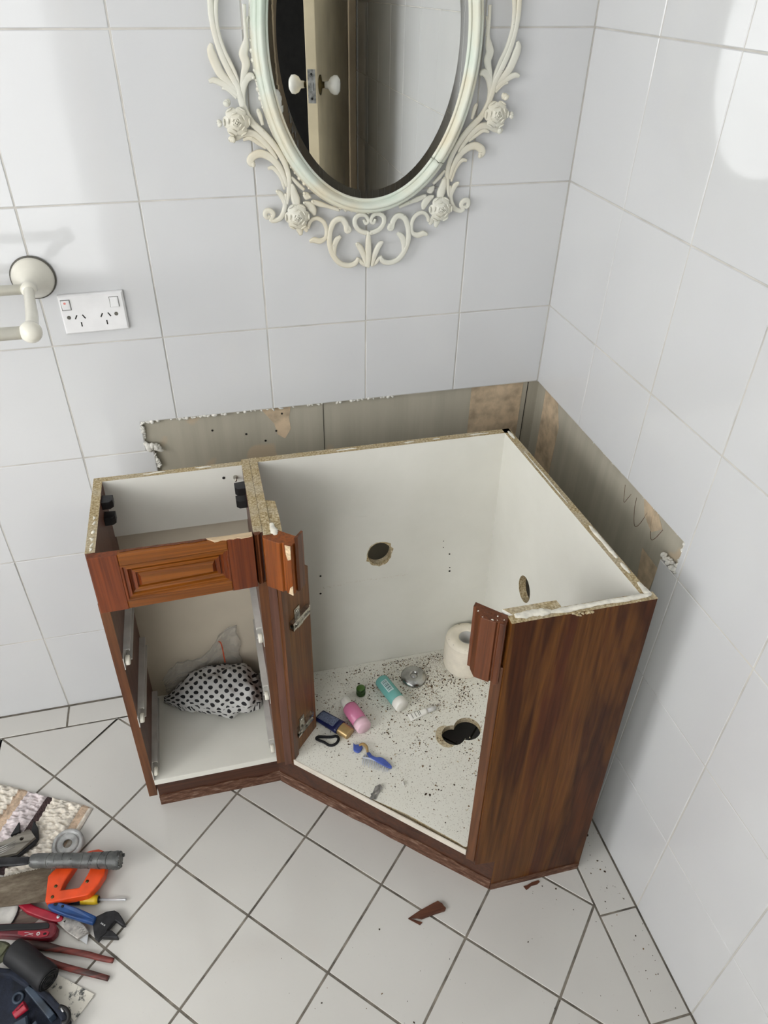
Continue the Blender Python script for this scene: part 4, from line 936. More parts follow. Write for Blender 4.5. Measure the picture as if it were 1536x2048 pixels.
# green cap, small white tube, drain cover, hair tie, clip, bracket
gc = thing('green_bottle_cap', 'small dark green bottle cap between the pink and teal bottles', 'bottle cap', (-0.472, -0.266, ZF))
bm = NB(); lathe(bm, [(0, 0.0), (0.0108, 0.0), (0.0112, 0.002), (0.0112, 0.008), (0.0095, 0.0085), (0.0095, 0.011), (0.0110, 0.0115), (0.0110, 0.0205), (0.0100, 0.0222), (0, 0.0222)], Matrix.Translation((-0.472, -0.266, ZF)), 24); obj('cap_skirt', bm, 'greend', gc)
bm = NB(); lathe(bm, [(0, 0.0222), (0.0099, 0.0222), (0.0088, 0.0236), (0, 0.0238)], Matrix.Translation((-0.472, -0.266, ZF)), 24); obj('cap_top', bm, 'green', gc)
wt = thing('ointment_tube', 'small white ointment tube with a crimped end, in front of the teal bottle', 'tube', (-0.345, -0.357, ZF))
W0, W1, W2 = Vector((-0.3780, -0.3610, 0)), Vector((-0.3330, -0.3542, 0)), Vector((-0.3110, -0.3508, 0)); td = (W1 - W0).normalized(); tn = Vector((-td.y, td.x, 0))
bm = NB(); blade(bm, W0, W1, 0.0108, 0.0072, 0.0012, 0.0062); obj('tube_body', bm, 'whitecap', wt)
bm = NB(); lying(tuple(W1 + Vector((0, 0, ZF + 0.0062))), tuple(W2 + Vector((0, 0, ZF + 0.0062))), [(0, 0), (0.0050, 0), (0.0054, 0.1), (0.0050, 1.0), (0, 1.0)], bm, 1, 18); obj('tube_cap', bm, 'whitep', wt)
bm = NB()
for f in (0.18, 0.36, 0.52, 0.6):
    c = W0.lerp(W1, f); h = 2 * (0.0012 + 0.005 * f) + 0.0003; w = 0.007
    bm.faces.new([bm.verts.new(c + td * s * 0.0007 + tn * g * w + Vector((0, 0, ZF + h))) for s, g in ((-1, -1), (1, -1), (1, 1), (-1, 1))])
obj('printed_line', bm, 'gasket', wt, weld=False)
dc = thing('drain_cover', 'round polished metal drain cover lying beside the teal bottle', 'drain cover', (-0.3355, -0.2475, ZF))
bm = NB(); lathe(bm, [(0, 0.0085), (0.0068, 0.0085), (0.0076, 0.0072), (0.0090, 0.0072), (0.0096, 0.0095), (0.0120, 0.0100), (0.0240, 0.0085), (0.0290, 0.0055), (0.0318, 0.0015), (0.0318, 0.0), (0, 0.0)], axis_mtx((-0.3345, -0.2475, ZF + 0.003), (0.03, -0.10, 1)), 40); obj('disc', bm, 'stainless', dc)
ht = thing('hair_tie', 'black elastic hair tie in a loop on the cabinet base', 'hair tie', (-0.573, -0.38, ZF))
bm = NB(); tube(bm, [(x, y, ZF + 0.0030) for x, y in ((-0.5985, -0.3690), (-0.5924, -0.3655), (-0.5760, -0.3700), (-0.5640, -0.3728), (-0.5534, -0.3735), (-0.5495, -0.3805), (-0.5545, -0.3895), (-0.5640, -0.3945), (-0.5740, -0.3925), (-0.5832, -0.3825), (-0.5930, -0.3755))], 0.0031, 10, 5, closed=True); obj('elastic', bm, 'blackcloth', ht)
hc = thing('hair_clip', 'broken blue hair clip with a clear comb, lying near the front of the cabinet base', 'hair clip', (-0.49, -0.44, ZF))
def flat(name, pts, z0, z1, mat, parent, bev=0.0008, k=0):
    bm = NB()
    if k: pts = [(p.x, p.y) for p in smooth_path([(x, y, 0) for x, y in pts], k, closed=True)]
    prism(bm, pts, z0, z1, None, bev=0); return obj(name, bm, mat, parent, bevel=bev)
flat('clip_wing', [(-0.5190, -0.4010), (-0.5165, -0.4065), (-0.5050, -0.4085), (-0.5020, -0.4160), (-0.5070, -0.4240), (-0.5150, -0.4265), (-0.5225, -0.4190), (-0.5215, -0.4100)], ZF + 0.001, ZF + 0.006, 'bluep', hc, k=3)
bm = NB(); tube(bm, [(-0.5080, -0.4100, ZF + 0.006), (-0.5000, -0.4125, ZF + 0.011), (-0.4945, -0.4220, ZF + 0.012), (-0.4940, -0.4330, ZF + 0.006)], [0.0030, 0.0040, 0.0038, 0.0025], 8, up=(0, 0, 1), flat=0.5); obj('spring_band', bm, 'tan', hc)
flat('clip_wing', [(-0.4965, -0.4315), (-0.4895, -0.4330), (-0.4860, -0.4420), (-0.4780, -0.4490), (-0.4690, -0.4510), (-0.4600, -0.4600), (-0.4505, -0.4785), (-0.4555, -0.4815), (-0.4700, -0.4690), (-0.4830, -0.4560), (-0.4930, -0.4440)], ZF + 0.002, ZF + 0.007, 'bluep', hc, k=3)
bm = NB()
for k in range(13):
    f = k / 12; c = Vector((-0.5060, -0.4420, ZF + 0.003)).lerp(Vector((-0.4580, -0.4780, ZF + 0.003)), f); e = c + Vector((-0.006, -0.016 + 0.004 * f, -0.0015)) * random.uniform(0.8, 1.15)
    tube(bm, [c + Vector((0.004, 0.007, 0)), c, e], [0.0012, 0.0011, 0.0005], 6, 2)
tube(bm, [(-0.5065, -0.4400, ZF + 0.003), (-0.4850, -0.4520, ZF + 0.004), (-0.4570, -0.4760, ZF + 0.003)], 0.0026, 8, up=(0, 0, 1), flat=0.6)
obj('comb', bm, 'clearp', hc, weld=False)
br = thing('metal_bracket', 'small punched metal bracket at the front edge of the cabinet base', 'bracket', (-0.499, -0.528, ZF))
bm = NB(); plate(bm, [(-0.4965, -0.5150), (-0.4860, -0.5150), (-0.4830, -0.5240), (-0.4910, -0.5320), (-0.4950, -0.5335), (-0.4990, -0.5395), (-0.5020, -0.5445), (-0.5130, -0.5420), (-0.5140, -0.5375), (-0.5090, -0.5340), (-0.5100, -0.5295), (-0.5050, -0.5280)], [circ(-0.5000, -0.5308, 0.0026, n=14), circ(-0.5085, -0.5392, 0.0012, n=10)], ZF + 0.0008, ZF + 0.0020, lambda u, v, w: (u, v, w + (0.006 * max(0, (u + 0.497)) / 0.014)))
M['zinc'] = simple('zinc_plate', (142, 140, 136), 0.4, 0.4, vary=0.15, vscale=150); obj('bracket_plate', bm, 'zinc', br)
pb_ = thing('grit_chip', 'small grey chip of grit on the cabinet base', 'grit', (-0.436, -0.522, ZF)); bm = NB(); ball(bm, (-0.436, -0.5225, ZF + 0.0028), 0.0036, 8, (0.9, 1.4, 0.8)); obj('chip', bm, 'mortar', pb_)
# crumbs and dirt over the base of the cabinet
bm = NB(); n_ = 0; poly = [(-0.64, -0.185), (-0.16, -0.185), (-0.136, -0.655), (-0.365, -0.655), (-0.64, -0.405)]
def inside(x, y, P):
    r = False
    for i in range(len(P)):
        (a, b), (c, d) = P[i], P[i - 1]
        if (b > y) != (d > y) and x < (c - a) * (y - b) / (d - b) + a: r = not r
    return r
while n_ < 4600:
    x, y = random.uniform(-0.65, -0.13), random.uniform(-0.66, -0.18)
    if not inside(x, y, poly) or inside(x, y, hole): continue
    g = math.exp(-((x + 0.31) ** 2 / 0.030 + (y + 0.255) ** 2 / 0.016)); pr = 0.07 + 0.93 * g + 0.10 * (x > -0.30) + 0.2 * math.exp(-((x + 0.40) ** 2 + (y + 0.45) ** 2) / 0.003)
    if random.random() > pr * (0.35 + 1.1 * mnoise.noise(Vector((x * 28, y * 28, 0))) + 0.2): continue
    if (x + 0.472) ** 2 + (y + 0.266) ** 2 < 0.0003: continue
    s = random.choice((0.0006, 0.0007, 0.0008, 0.001, 0.0013, 0.0018, 0.0025)) * random.uniform(0.7, 1.2)
    flake(bm, (x, y, ZF), s, None, random.choice((0, 0, 0, 1, 1, 2))); n_ += 1
for k in range(1500):
    x, y = random.gauss(-0.295, 0.055), -0.185 - abs(random.gauss(0, 0.05))
    if inside(x, y, poly) and (x + 0.4696) ** 2 + (y + 0.266) ** 2 > 0.0004: flake(bm, (x, y, ZF), random.uniform(0.0005, 0.0011), None, random.choice((0, 0, 2)))
for x, y, s in ((-0.395, -0.556, 0.005), (-0.388, -0.560, 0.004), (-0.366, -0.552, 0.0022), (-0.361, -0.555, 0.003), (-0.47, -0.235, 0.004), (-0.352, -0.245, 0.004)): flake(bm, (x, y, ZF), s, None, 1)
db = obj('cabinet_crumbs', bm, ['debris', 'debris2', 'debris3'], None, weld=False, kind='stuff'); db['label'] = 'brown crumbs and dirt scattered over the white base of the sink bay'; db['category'] = 'dirt'

# spotted cloth bag, clear plastic bag
t = NT('spotted_cloth'); tc = t.n('ShaderNodeTexCoord'); sp = t.n('ShaderNodeSeparateXYZ'); t.l(tc.outputs['UV'], sp.inputs[0])
def mth(op, a, b=None):
    nd = t.n('ShaderNodeMath', operation=op)
    for i, v in enumerate((a, b)):
        if v is None: continue
        if isinstance(v, (int, float)): nd.inputs[i].default_value = v
        else: t.l(v, nd.inputs[i])
    return nd.outputs[0]
def dots(off):
    fu = mth('SUBTRACT', mth('FRACT', mth('ADD', sp.outputs[0], off)), 0.5); fv = mth('SUBTRACT', mth('FRACT', mth('ADD', sp.outputs[1], off)), 0.5)
    return mth('SQRT', mth('ADD', mth('MULTIPLY', fu, fu), mth('MULTIPLY', fv, fv)))
dd = mth('LESS_THAN', mth('MINIMUM', dots(0.0), dots(0.5)), 0.215)
v = t.coord(); t.bump(t.noise(v, 55, 4), 0.5, 0.004)
c = t.ramp(t.noise(v, 12, 3), [(0.3, (186, 186, 184)), (0.7, (208, 208, 205))])
M['spots'] = t.set(t.mix(dd, c, (20, 20, 24)), 0.75)
bg = thing('spotted_bag', 'crumpled white cloth bag with black polka dots in the narrow drawer bay', 'bag', (-0.81, -0.20, ZF))
bm = NB(); uvl = bm.loops.layers.uv.new('UVMap'); NU, NV2 = 64, 48; G = []
cl = [(-0.929, -0.186, 0.008), (-0.912, -0.196, 0.017), (-0.885, -0.205, 0.033), (-0.84, -0.218, 0.052), (-0.79, -0.228, 0.060), (-0.745, -0.232, 0.058), (-0.72, -0.232, 0.047), (-0.708, -0.232, 0.028), (-0.706, -0.232, 0.004)]
CP = smooth_path([(a, b, c) for a, b, c in cl], 8); CP = CP[:64] + [CP[-1]]
for i, p in enumerate(CP):
    row = []
    for j in range(NV2):
        th = 6.2832 * j / NV2; r = p.z; c, s = math.cos(th), math.sin(th)
        x = p.x; y = p.y - c * r * 0.95; z = ZF + 0.001 + r * 0.92 * (1 + math.copysign(abs(s) ** 0.85, s))
        w = mnoise.noise(Vector((x * 22, y * 22, z * 22 + 3))) * 0.013 + mnoise.noise(Vector((x * 42 + z * 60, th * 2.6, 1))) * 0.010 + mnoise.noise(Vector((x * 95, y * 95, z * 60))) * 0.003
        k = min(1, r / 0.03)
        y += -c * w * k; z = max(ZF + 0.0006, z + s * w * k)
        y = min(y, -0.182)
        row.append(bm.verts.new((x + w * 0.4, y, z)))
    G.append(row)
for i in range(len(G) - 1):
    for j in range(NV2):
        k = (j + 1) % NV2; f = bm.faces.new((G[i][j], G[i][k], G[i + 1][k], G[i + 1][j])); f.smooth = True
        for lp, (u, v_) in zip(f.loops, ((i, j), (i, j + 1), (i + 1, j + 1), (i + 1, j))):
            lp[uvl].uv = ((CP[min(u, len(CP) - 1)].x + 0.94) / 0.0225, v_ * 0.345 / NV2 / 0.0225 * (0.35 + 0.65 * min(1, CP[min(u, len(CP) - 1)].z / 0.058)))
bm.faces.new(G[0][::-1]); bm.faces.new(G[-1])
obj('cloth', bm, 'spots', bg, weld=False)
t = NT('clear_film'); t.set((250, 250, 248), 0.10); t.b.inputs['Transmission Weight'].default_value = 0.85; t.b.inputs['IOR'].default_value = 1.42; t.b.inputs['Alpha'].default_value = 0.5; M['film'] = t.m
M['redtie'] = simple('orange_red_plastic', (206, 74, 28), 0.5)
pbg = thing('plastic_bag', 'crumpled clear plastic bag with a red tie behind the spotted bag', 'plastic bag', (-0.83, -0.185, ZF))
bm = NB(); G = []
for i in range(40):
    row = []
    for j in range(22):
        u, v_ = i / 39, j / 21; x = -0.925 + 0.185 * u; top = 0.045 + 0.13 * u ** 0.9 + 0.018 * math.sin(u * 9); z = ZF + 0.02 + v_ * top
        row.append(bm.verts.new((x + 0.006 * mnoise.noise(Vector((u * 7, v_ * 5, 5))), -0.171 - 0.011 * abs(mnoise.noise(Vector((u * 9, v_ * 7, 2)))) - 0.004 * abs(mnoise.noise(Vector((u * 30, v_ * 22, 7)))), z)))
    G.append(row)
for i in range(39):
    for j in range(21): f = bm.faces.new((G[i][j], G[i + 1][j], G[i + 1][j + 1], G[i][j + 1])); f.smooth = True
o = obj('film', bm, 'film', pbg); s_ = o.modifiers.new('thickness', 'SOLIDIFY'); s_.thickness = 0.0003
bm = NB(); tube(bm, [(-0.786, -0.1790, 0.3325), (-0.7815, -0.181, 0.330), (-0.7795, -0.183, 0.312), (-0.779, -0.186, 0.290), (-0.7785, -0.188, 0.270)], 0.0014, 6); obj('twist_tie', bm, 'redtie', pbg)
# =================================================================== TOOLS AND MAT ON THE FLOOR
M['mat_w'] = simple('white_chenille', (226, 219, 206), 0.95, vary=0.08, vscale=70, bump=0.5, bscale=250)
M['mat_l'] = simple('lilac_white_chenille', (218, 208, 208), 0.95, vary=0.08, vscale=70, bump=0.5, bscale=250)
M['mat_t'] = simple('tan_woven_band', (198, 174, 150), 0.95, vary=0.10, vscale=90, bump=0.5, bscale=300)
M['mat_d'] = simple('dark_plum_band', (66, 50, 50), 0.95, vary=0.14, vscale=90, bump=0.5, bscale=300)
M['galv'] = simple('galvanised_steel', (172, 173, 172), 0.38, 0.55, vary=0.10, vscale=50)
t = NT('grey_duct_tape'); v = t.coord(); c = t.ramp(t.noise(v, 45, 4), [(0.3, (66, 68, 67)), (0.7, (104, 106, 104))]); k_ = t.ramp(t.noise(t.coord((60, 90, 60)), 1.0, 5, 0.75), [(0.58, (0, 0, 0)), (0.62, (255, 255, 255))]); t.bump(t.noise(v, 70, 4), 0.7, 0.0015); M['tape'] = t.set(t.mix(k_, c, (30, 31, 31)), 0.36, 0.15)
M['darksteel'] = simple('blackened_steel', (44, 44, 46), 0.45, 0.5, vary=0.2, vscale=60)
t = NT('rusty_blade'); c = t.ramp(t.noise(t.coord((20, 60, 20), rot=(0, 0, 0.15)), 1.0, 5, 0.7), [(0.3, (84, 72, 58)), (0.5, (112, 100, 84)), (0.7, (140, 130, 114))]); M['rust'] = t.set(c, 0.55, 0.4)
M['orange'] = simple('orange_plastic', (226, 76, 24), 0.38, vary=0.05)
M['yellow'] = simple('yellow_plastic', (206, 172, 28), 0.4, vary=0.06); M['navyp'] = simple('dark_navy_plastic', (26, 34, 52), 0.45)
M['blueg'] = simple('blue_grip', (30, 72, 130), 0.45, vary=0.08); M['redg'] = simple('red_plastic', (168, 30, 52), 0.4, vary=0.08)
M['dredg'] = simple('dark_red_plastic', (112, 24, 38), 0.4, vary=0.1); M['blackg'] = simple('black_rubber', (20, 21, 24), 0.6, vary=0.1)
M['oldred'] = wood('worn_red_grip', [(0.3, (84, 44, 40)), (0.48, (130, 60, 52)), (0.6, (74, 52, 48))], 'x', 40, 120, 0.5)
M['brownsteel'] = simple('greasy_brown_steel', (78, 60, 54), 0.45, 0.3, vary=0.15, vscale=80)
t = NT('paint_splashed_steel'); v = t.coord(); f = t.ramp(t.noise(v, 55, 5, 0.7), [(0.56, (0, 0, 0)), (0.64, (255, 255, 255))]); c = t.mix(f, (222, 218, 206), (74, 76, 74)); M['splash'] = t.set(c, 0.35, 0.15)
M['alu'] = simple('scratched_alloy', (178, 174, 168), 0.42, 0.5, vary=0.1, vscale=90); M['bright'] = simple('bright_blade', (206, 208, 210), 0.35, 0.5)
M['casing'] = simple('dark_blue_fabric', (28, 34, 48), 0.85, vary=0.2, vscale=60, bump=0.5, bscale=350); M['casing2'] = simple('slate_plastic', (54, 66, 80), 0.5, vary=0.15)
M['olive'] = simple('olive_canvas', (84, 86, 66), 0.9, vary=0.15, vscale=80, bump=0.4, bscale=300); M['white_enamel'] = simple('white_enamel', (226, 224, 218), 0.25)
M['timber'] = wood('weathered_grey_timber', [(0.3, (92, 80, 72)), (0.5, (134, 122, 112)), (0.7, (108, 94, 84))], 'x', 24, 130, 0.85)
M['hardwood'] = wood('split_hardwood', [(0.3, (66, 38, 26)), (0.5, (104, 62, 42)), (0.7, (82, 48, 32))], 'x', 50, 200, 0.6)
M['oldgrip'] = wood('worn_grey_alloy_jaw', [(0.3, (88, 84, 76)), (0.5, (142, 138, 128)), (0.7, (110, 104, 96))], 'x', 60, 160, 0.5)
def solid(name, pts, z0, z1, mat, parent, bev=0.0015, k=0, fz=None):
    bm = NB()
    if k: pts = [(p.x, p.y) for p in smooth_path([(x, y, 0) for x, y in pts], k, closed=True)]
    prism(bm, pts, z0, z1)
    if fz:
        for v in bm.verts: v.co.z += fz(v.co.x, v.co.y)
    return obj(name, bm, mat, parent, bevel=bev)
# bath mat, chenille ridges with flat woven bands
C0 = Vector((-1.1207, -0.3209, 0)); MU = Vector((-0.886, 0.464, 0)).normalized(); MV = Vector((MU.y, -MU.x, 0)) ; MV = MV if MV.y < 0 else -MV
mt = thing('bath_mat', 'thick white chenille bath mat with tan and dark bands under the tools', 'bath mat', tuple(C0 + MU * 0.2 + MV * 0.09))
bm = NB(); NUm, NVm = 240, 150; LU, LV = 0.40, 0.185; G = []
def band(u): return 2 if (0.009 < u < 0.027 or 0.168 < u < 0.190) else (3 if 0.100 < u < 0.117 else (1 if 0.117 <= u < 0.168 or u > 0.25 else 0))
for i in range(NUm + 1):
    row = []
    for j in range(NVm + 1):
        u, v_ = LU * i / NUm, LV * j / NVm; b = band(u)
        e = min(u, v_, LV - v_) ; e = min(1, max(0, e) / 0.004)
        if b in (0, 1) and u > 0.028 or (b in (0, 1) and u < 0.0085 and False):
            s = Vector((u * 75 + v_ * 30, v_ * 150 - u * 50, 0)); h = 0.0095 + 0.0085 * mnoise.noise(s) + 0.0022 * mnoise.noise(s * 2.3)
        elif b == 3: h = 0.0075 + 0.002 * mnoise.noise(Vector((u * 300, v_ * 300, 3)))
        else: h = 0.0062 + 0.0008 * mnoise.noise(Vector((u * 400, v_ * 400, 3)))
        p = C0 + MU * u + MV * (v_ + 0.004 * mnoise.noise(Vector((u * 12, 0, 9))) * (1 if j in (0, NVm) else 0)); row.append(bm.verts.new((p.x, p.y, 0.001 + (h - 0.001) * (0.15 + 0.85 * e))))
    G.append(row)
for i in range(NUm):
    for j in range(NVm):
        f = bm.faces.new((G[i][j], G[i][j + 1], G[i + 1][j + 1], G[i + 1][j])); f.smooth = True; f.material_index = band(LU * (i + 0.5) / NUm)
obj('mat_pile', bm, ['mat_w', 'mat_l', 'mat_t', 'mat_d'], mt, weld=False)
# round flange cover
fl = thing('flange_cover', 'round grey metal flange cover with a centre hole, leaning on the bath mat edge', 'flange cover', (-1.1655, -0.405, 0.012))
m_ = axis_mtx((-1.1655, -0.4050, 0.0140), (0.02, -0.12, 1))
bm = NB(); lathe(bm, [(0.0095, -0.001), (0.0095, 0.0038), (0.0105, 0.0042), (0.0205, 0.0042), (0.0218, 0.0036), (0.0228, 0.0014), (0.0240, 0.0014), (0.0250, 0.0040), (0.0262, 0.0048), (0.0305, 0.0044), (0.0330, 0.0030), (0.0340, 0.0005), (0.0335, -0.001), (0.0095, -0.001)], m_, 44); obj('disc', bm, 'galv', fl)
# adjustable pliers, worn grey jaw with black handles behind
pj_ = thing('plumbing_pliers', 'old pliers with a worn grey toothed jaw and black handles on the bath mat', 'pliers', (-1.26, -0.385, 0.012))
teeth = [(-1.3080, -0.3800)] + [(-1.3080 + 0.060 * k / 14, -0.3800 + 0.0185 * k / 14 + (0.0022 if k % 2 else 0)) for k in range(15)]
bm = NB(); plate(bm, teeth + [(-1.2460, -0.3615), (-1.2405, -0.3690), (-1.2320, -0.3825), (-1.2460, -0.3940), (-1.2670, -0.4115), (-1.3080, -0.4125)], [circ(-1.2600, -0.3800, 0.0042, n=16)], 0.024, 0.032, lambda u, v, w: (u, v, w)); obj('jaw', bm, 'oldgrip', pj_, bevel=0.0006)
bm = NB()
for k in range(4):
    y = -0.389 - 0.0048 * k; tube(bm, [(-1.306, y - 0.004, 0.0322), (-1.272, y + 0.0065, 0.0322)], [0.0009, 0.0004], 6, 1, sm=False)
obj('handle_rib', bm, 'galv', pj_, weld=False)
solid('black_handle', [(-1.2459, -0.3545), (-1.2435, -0.3330), (-1.2330, -0.3532), (-1.2281, -0.3796), (-1.2345, -0.3930), (-1.2720, -0.4180), (-1.3080, -0.4300), (-1.3080, -0.4120), (-1.2600, -0.3950), (-1.2420, -0.3800)], 0.013, 0.0235, 'blackg', pj_, 0.002)
solid('black_jaw', [(-1.2890, -0.3600), (-1.2750, -0.3300), (-1.2703, -0.3560)], 0.012, 0.022, 'blackg', pj_, 0.001)
# hand saw
sw = thing('hand_saw', 'hand saw with an orange plastic handle and a rusty brown blade', 'saw', (-1.15, -0.49, 0.0))
bm = NB(); plate(bm, [(-1.1940, -0.5345), (-1.1939, -0.4812), (-1.1850, -0.4720), (-1.1686, -0.4600), (-1.1305, -0.4476), (-1.1120, -0.4440), (-1.0943, -0.4445), (-1.0719, -0.4580), (-1.0735, -0.4740), (-1.0786, -0.5043), (-1.0900, -0.5220), (-1.1060, -0.5385), (-1.1120, -0.5410), (-1.1900, -0.5385)],
    [[(-1.1650, -0.5177), (-1.1284, -0.5208), (-1.1200, -0.5080), (-1.1113, -0.4910), (-1.1033, -0.4700), (-1.1150, -0.4640), (-1.1379, -0.4670), (-1.1460, -0.4800), (-1.1581, -0.4990)]], 0.015, 0.036, lambda u, v, w: (u, v, w)); obj('saw_handle', bm, 'orange', sw, bevel=0.0028, seg=3)
for x, y in ((-1.1755, -0.5075), (-1.1800, -0.5290), (-1.1130, -0.5120)):
    bm = NB(); lathe(bm, [(0, 0), (0.0035, 0), (0.0032, 0.001), (0, 0.001)], Matrix.Translation((x, y, 0.0358)), 12); obj('handle_bolt', bm, 'brass', sw)
pts = [(-1.1930, -0.4560), (-1.1930, -0.5300), (-1.45, -0.5050)]; pts += [(-1.45 + 0.257 * k / 90, -0.4600 + (0.004 * k / 90) + (0.0018 if k % 2 else 0)) for k in range(90)]
solid('saw_blade', pts, 0.0255, 0.0268, 'rust', sw, 0)
# taped chisel on top
ch = thing('taped_chisel', 'tool with a handle wrapped in grey duct tape, lying across the orange saw', 'chisel', (-1.13, -0.47, 0.04))
bm = NB(); P = [(-1.2260, -0.4492, 0.0540)]
tube(bm, [(-1.2270, -0.4490, 0.0520), (-1.2200, -0.4506, 0.0520), (-1.19, -0.4575, 0.0520), (-1.15, -0.4665, 0.0520), (-1.11, -0.4755, 0.0520), (-1.07, -0.4845, 0.0520), (-1.050, -0.4890, 0.0520), (-1.0435, -0.4905, 0.0520)], [0.0115, 0.0140, 0.0148, 0.0150, 0.0155, 0.0170, 0.0185, 0.0165], 20, 5, jitter=0.05); obj('taped_handle', bm, 'tape', ch)
bm = NB()
for f in (0.18, 0.27, 0.36, 0.47, 0.58, 0.68, 0.80, 0.90):
    c = Vector((-1.2200, -0.4506, 0.052)).lerp(Vector((-1.050, -0.4890, 0.052)), f); d = Vector((0.170, -0.0384, 0)).normalized(); r = 0.0149 + max(0, f - 0.5) * 0.007
    x = Vector((-d.y, d.x, 0)); z = Vector((0, 0, 1)); tube(bm, [c + x * r * math.cos(t_) + z * r * math.sin(t_) + d * 0.003 * math.sin(t_ * 1.5 + f * 9) for t_ in [6.2832 * k / 18 for k in range(18)]], 0.0007, 5, 1, closed=True, jitter=0.4)
obj('tape_edge', bm, 'tape', ch, weld=False)
bm = NB()
for k in range(30):
    a = random.random() * 6.28; c = Vector((-1.046 + random.uniform(-.004, .004), -0.490, 0.052)); ball(bm, c + Vector((0.22 * 0.016 * math.cos(a), 0.97 * 0.0155 * math.cos(a), 0.016 * math.sin(a))), random.uniform(0.0015, 0.003), 7)
obj('frayed_tape', bm, 'tape', ch, weld=False, recalc=False)
bm = NB(); tube(bm, [(-1.2255, -0.4493, 0.052), (-1.2380, -0.4462, 0.051), (-1.2600, -0.4412, 0.048), (-1.45, -0.3975, 0.040)], [0.0070, 0.0095, 0.0105, 0.0105], 12, 2, up=(0, 0, 1), flat=0.35, sm=False); obj('chisel_blade', bm, 'darksteel', ch)
# screwdriver
sd = thing('screwdriver', 'screwdriver with a black and yellow handle under the orange saw', 'screwdriver', (-1.11, -0.54, 0))
def rod(name, a, b, prof, mat, parent, seg=18, flat=1.0):
    bm = NB(); lying(a, b, prof, bm, flat, seg); return obj(name, bm, mat, parent)
rod('handle_grip', (-1.1900, -0.5240, 0.0085), (-1.1287, -0.5358, 0.0100), [(0, 0), (0.0060, 0), (0.0078, 0.1), (0.0085, 1), (0, 1)], 'navyp', sd)
rod('handle_collar', (-1.1289, -0.5357, 0.0100), (-1.0943, -0.5418, 0.0098), [(0, 0), (0.0086, 0), (0.0090, 0.35), (0.0098, 0.8), (0.0088, 1), (0, 1)], 'yellow', sd)
rod('ferrule', (-1.0945, -0.5418, 0.0098), (-1.0925, -0.5421, 0.0098), [(0, 0), (0.0072, 0), (0.0072, 1), (0, 1)], 'blackg', sd)
rod('shaft', (-1.0926, -0.5421, 0.0097), (-1.0374, -0.5540, 0.0075), [(0, 0), (0.0026, 0), (0.0026, 0.93), (0.0032, 0.945), (0.0007, 1), (0, 1)], 'bright', sd, 12)
# utility knife
uk = thing('utility_knife', 'utility knife with a red body, scratched alloy nose and triangular blade', 'knife', (-1.18, -0.565, 0))
solid('knife_body', [(-1.2540, -0.5180), (-1.2367, -0.5150), (-1.2150, -0.5300), (-1.1965, -0.5405), (-1.1740, -0.5535), (-1.1610, -0.5625), (-1.1600, -0.5680), (-1.1640, -0.5720), (-1.1731, -0.5715), (-1.1880, -0.5650), (-1.2088, -0.5530), (-1.2350, -0.5370)], 0.001, 0.0158, 'redg', uk, 0.003)
solid('knife_nose', [(-1.1735, -0.5700), (-1.1580, -0.5625), (-1.1305, -0.5770), (-1.1180, -0.5890), (-1.1085, -0.6043), (-1.1295, -0.6135), (-1.1500, -0.5960)], 0.001, 0.0135, 'alu', uk, 0.0015)
solid('knife_blade', [(-1.1100, -0.6000), (-1.1122, -0.6252), (-1.1320, -0.6080), (-1.1250, -0.5960)], 0.0060, 0.0068, 'bright', uk, 0)
bm = NB(); lathe(bm, [(0, 0), (0.0037, 0), (0.0034, 0.0012), (0, 0.0014)], Matrix.Translation((-1.1700, -0.5620, 0.0157)), 16); obj('pivot_screw', bm, 'bright', uk)
bm = NB()
for k in range(4):
    c = Vector((-1.1225, -0.6035, 0.0137)) + Vector((-0.0030, 0.0045, 0)) * k; d = Vector((0.78, -0.35, 0)).normalized()
    for s in (0.0, 0.0055, 0.0095):
        box(bm, c.x + d.x * s - 0.0016, c.x + d.x * s + 0.0016, c.y - d.y * s * -1 - 0.0004, c.y - d.y * s * -1 + 0.0004, 0.0136, 0.0138)
solid('nose_slot', [(-1.1600, -0.5725), (-1.1550, -0.5705), (-1.1565, -0.5760)], 0.0134, 0.0137, 'dark', uk, 0)
obj('stamped_text', bm, 'gasket', uk, weld=False)
# adjustable wrench, handle resting on the knife, jaws on the floor
tilt = lambda x, y: 0.0130 * min(1.0, max(0.0, (-1.05 - x) / 0.09))
wrn = thing('adjustable_wrench', 'adjustable wrench with a blue grip and wide open black jaws', 'wrench', (-1.10, -0.58, 0))
solid('handle_grip', [(-1.1900, -0.5370), (-1.1830, -0.5325), (-1.1633, -0.5400), (-1.1300, -0.5580), (-1.0935, -0.5810), (-1.0955, -0.5885), (-1.0990, -0.5960), (-1.1300, -0.5815), (-1.1541, -0.5690), (-1.1813, -0.5520), (-1.1895, -0.5440)], 0.0045, 0.0165, 'blueg', wrn, 0.003, fz=tilt)
bm = NB(); prism(bm, circ(-1.1740, -0.5415, 0.0042, 0.0030, 14), 0.0150, 0.0168); prism(bm, circ(-1.1600, -0.5490, 0.0030, 0.0024, 12), 0.0150, 0.0167)
for v in bm.verts: v.co.z += tilt(v.co.x, v.co.y)
obj('hang_hole', bm, 'dark', wrn, weld=False)
solid('wrench_head', [(-1.1015, -0.5900), (-1.0959, -0.5790), (-1.0756, -0.5727), (-1.0600, -0.5735), (-1.0520, -0.5792), (-1.0440, -0.5920), (-1.0368, -0.6071), (-1.0432, -0.6083), (-1.0574, -0.5946), (-1.0713, -0.6086), (-1.0740, -0.6160), (-1.0830, -0.6215), (-1.0896, -0.6280), (-1.0955, -0.6210), (-1.0985, -0.6080)], 0.001, 0.0135, 'darksteel', wrn, 0.002, fz=lambda x, y: 0.6 * tilt(x, y))
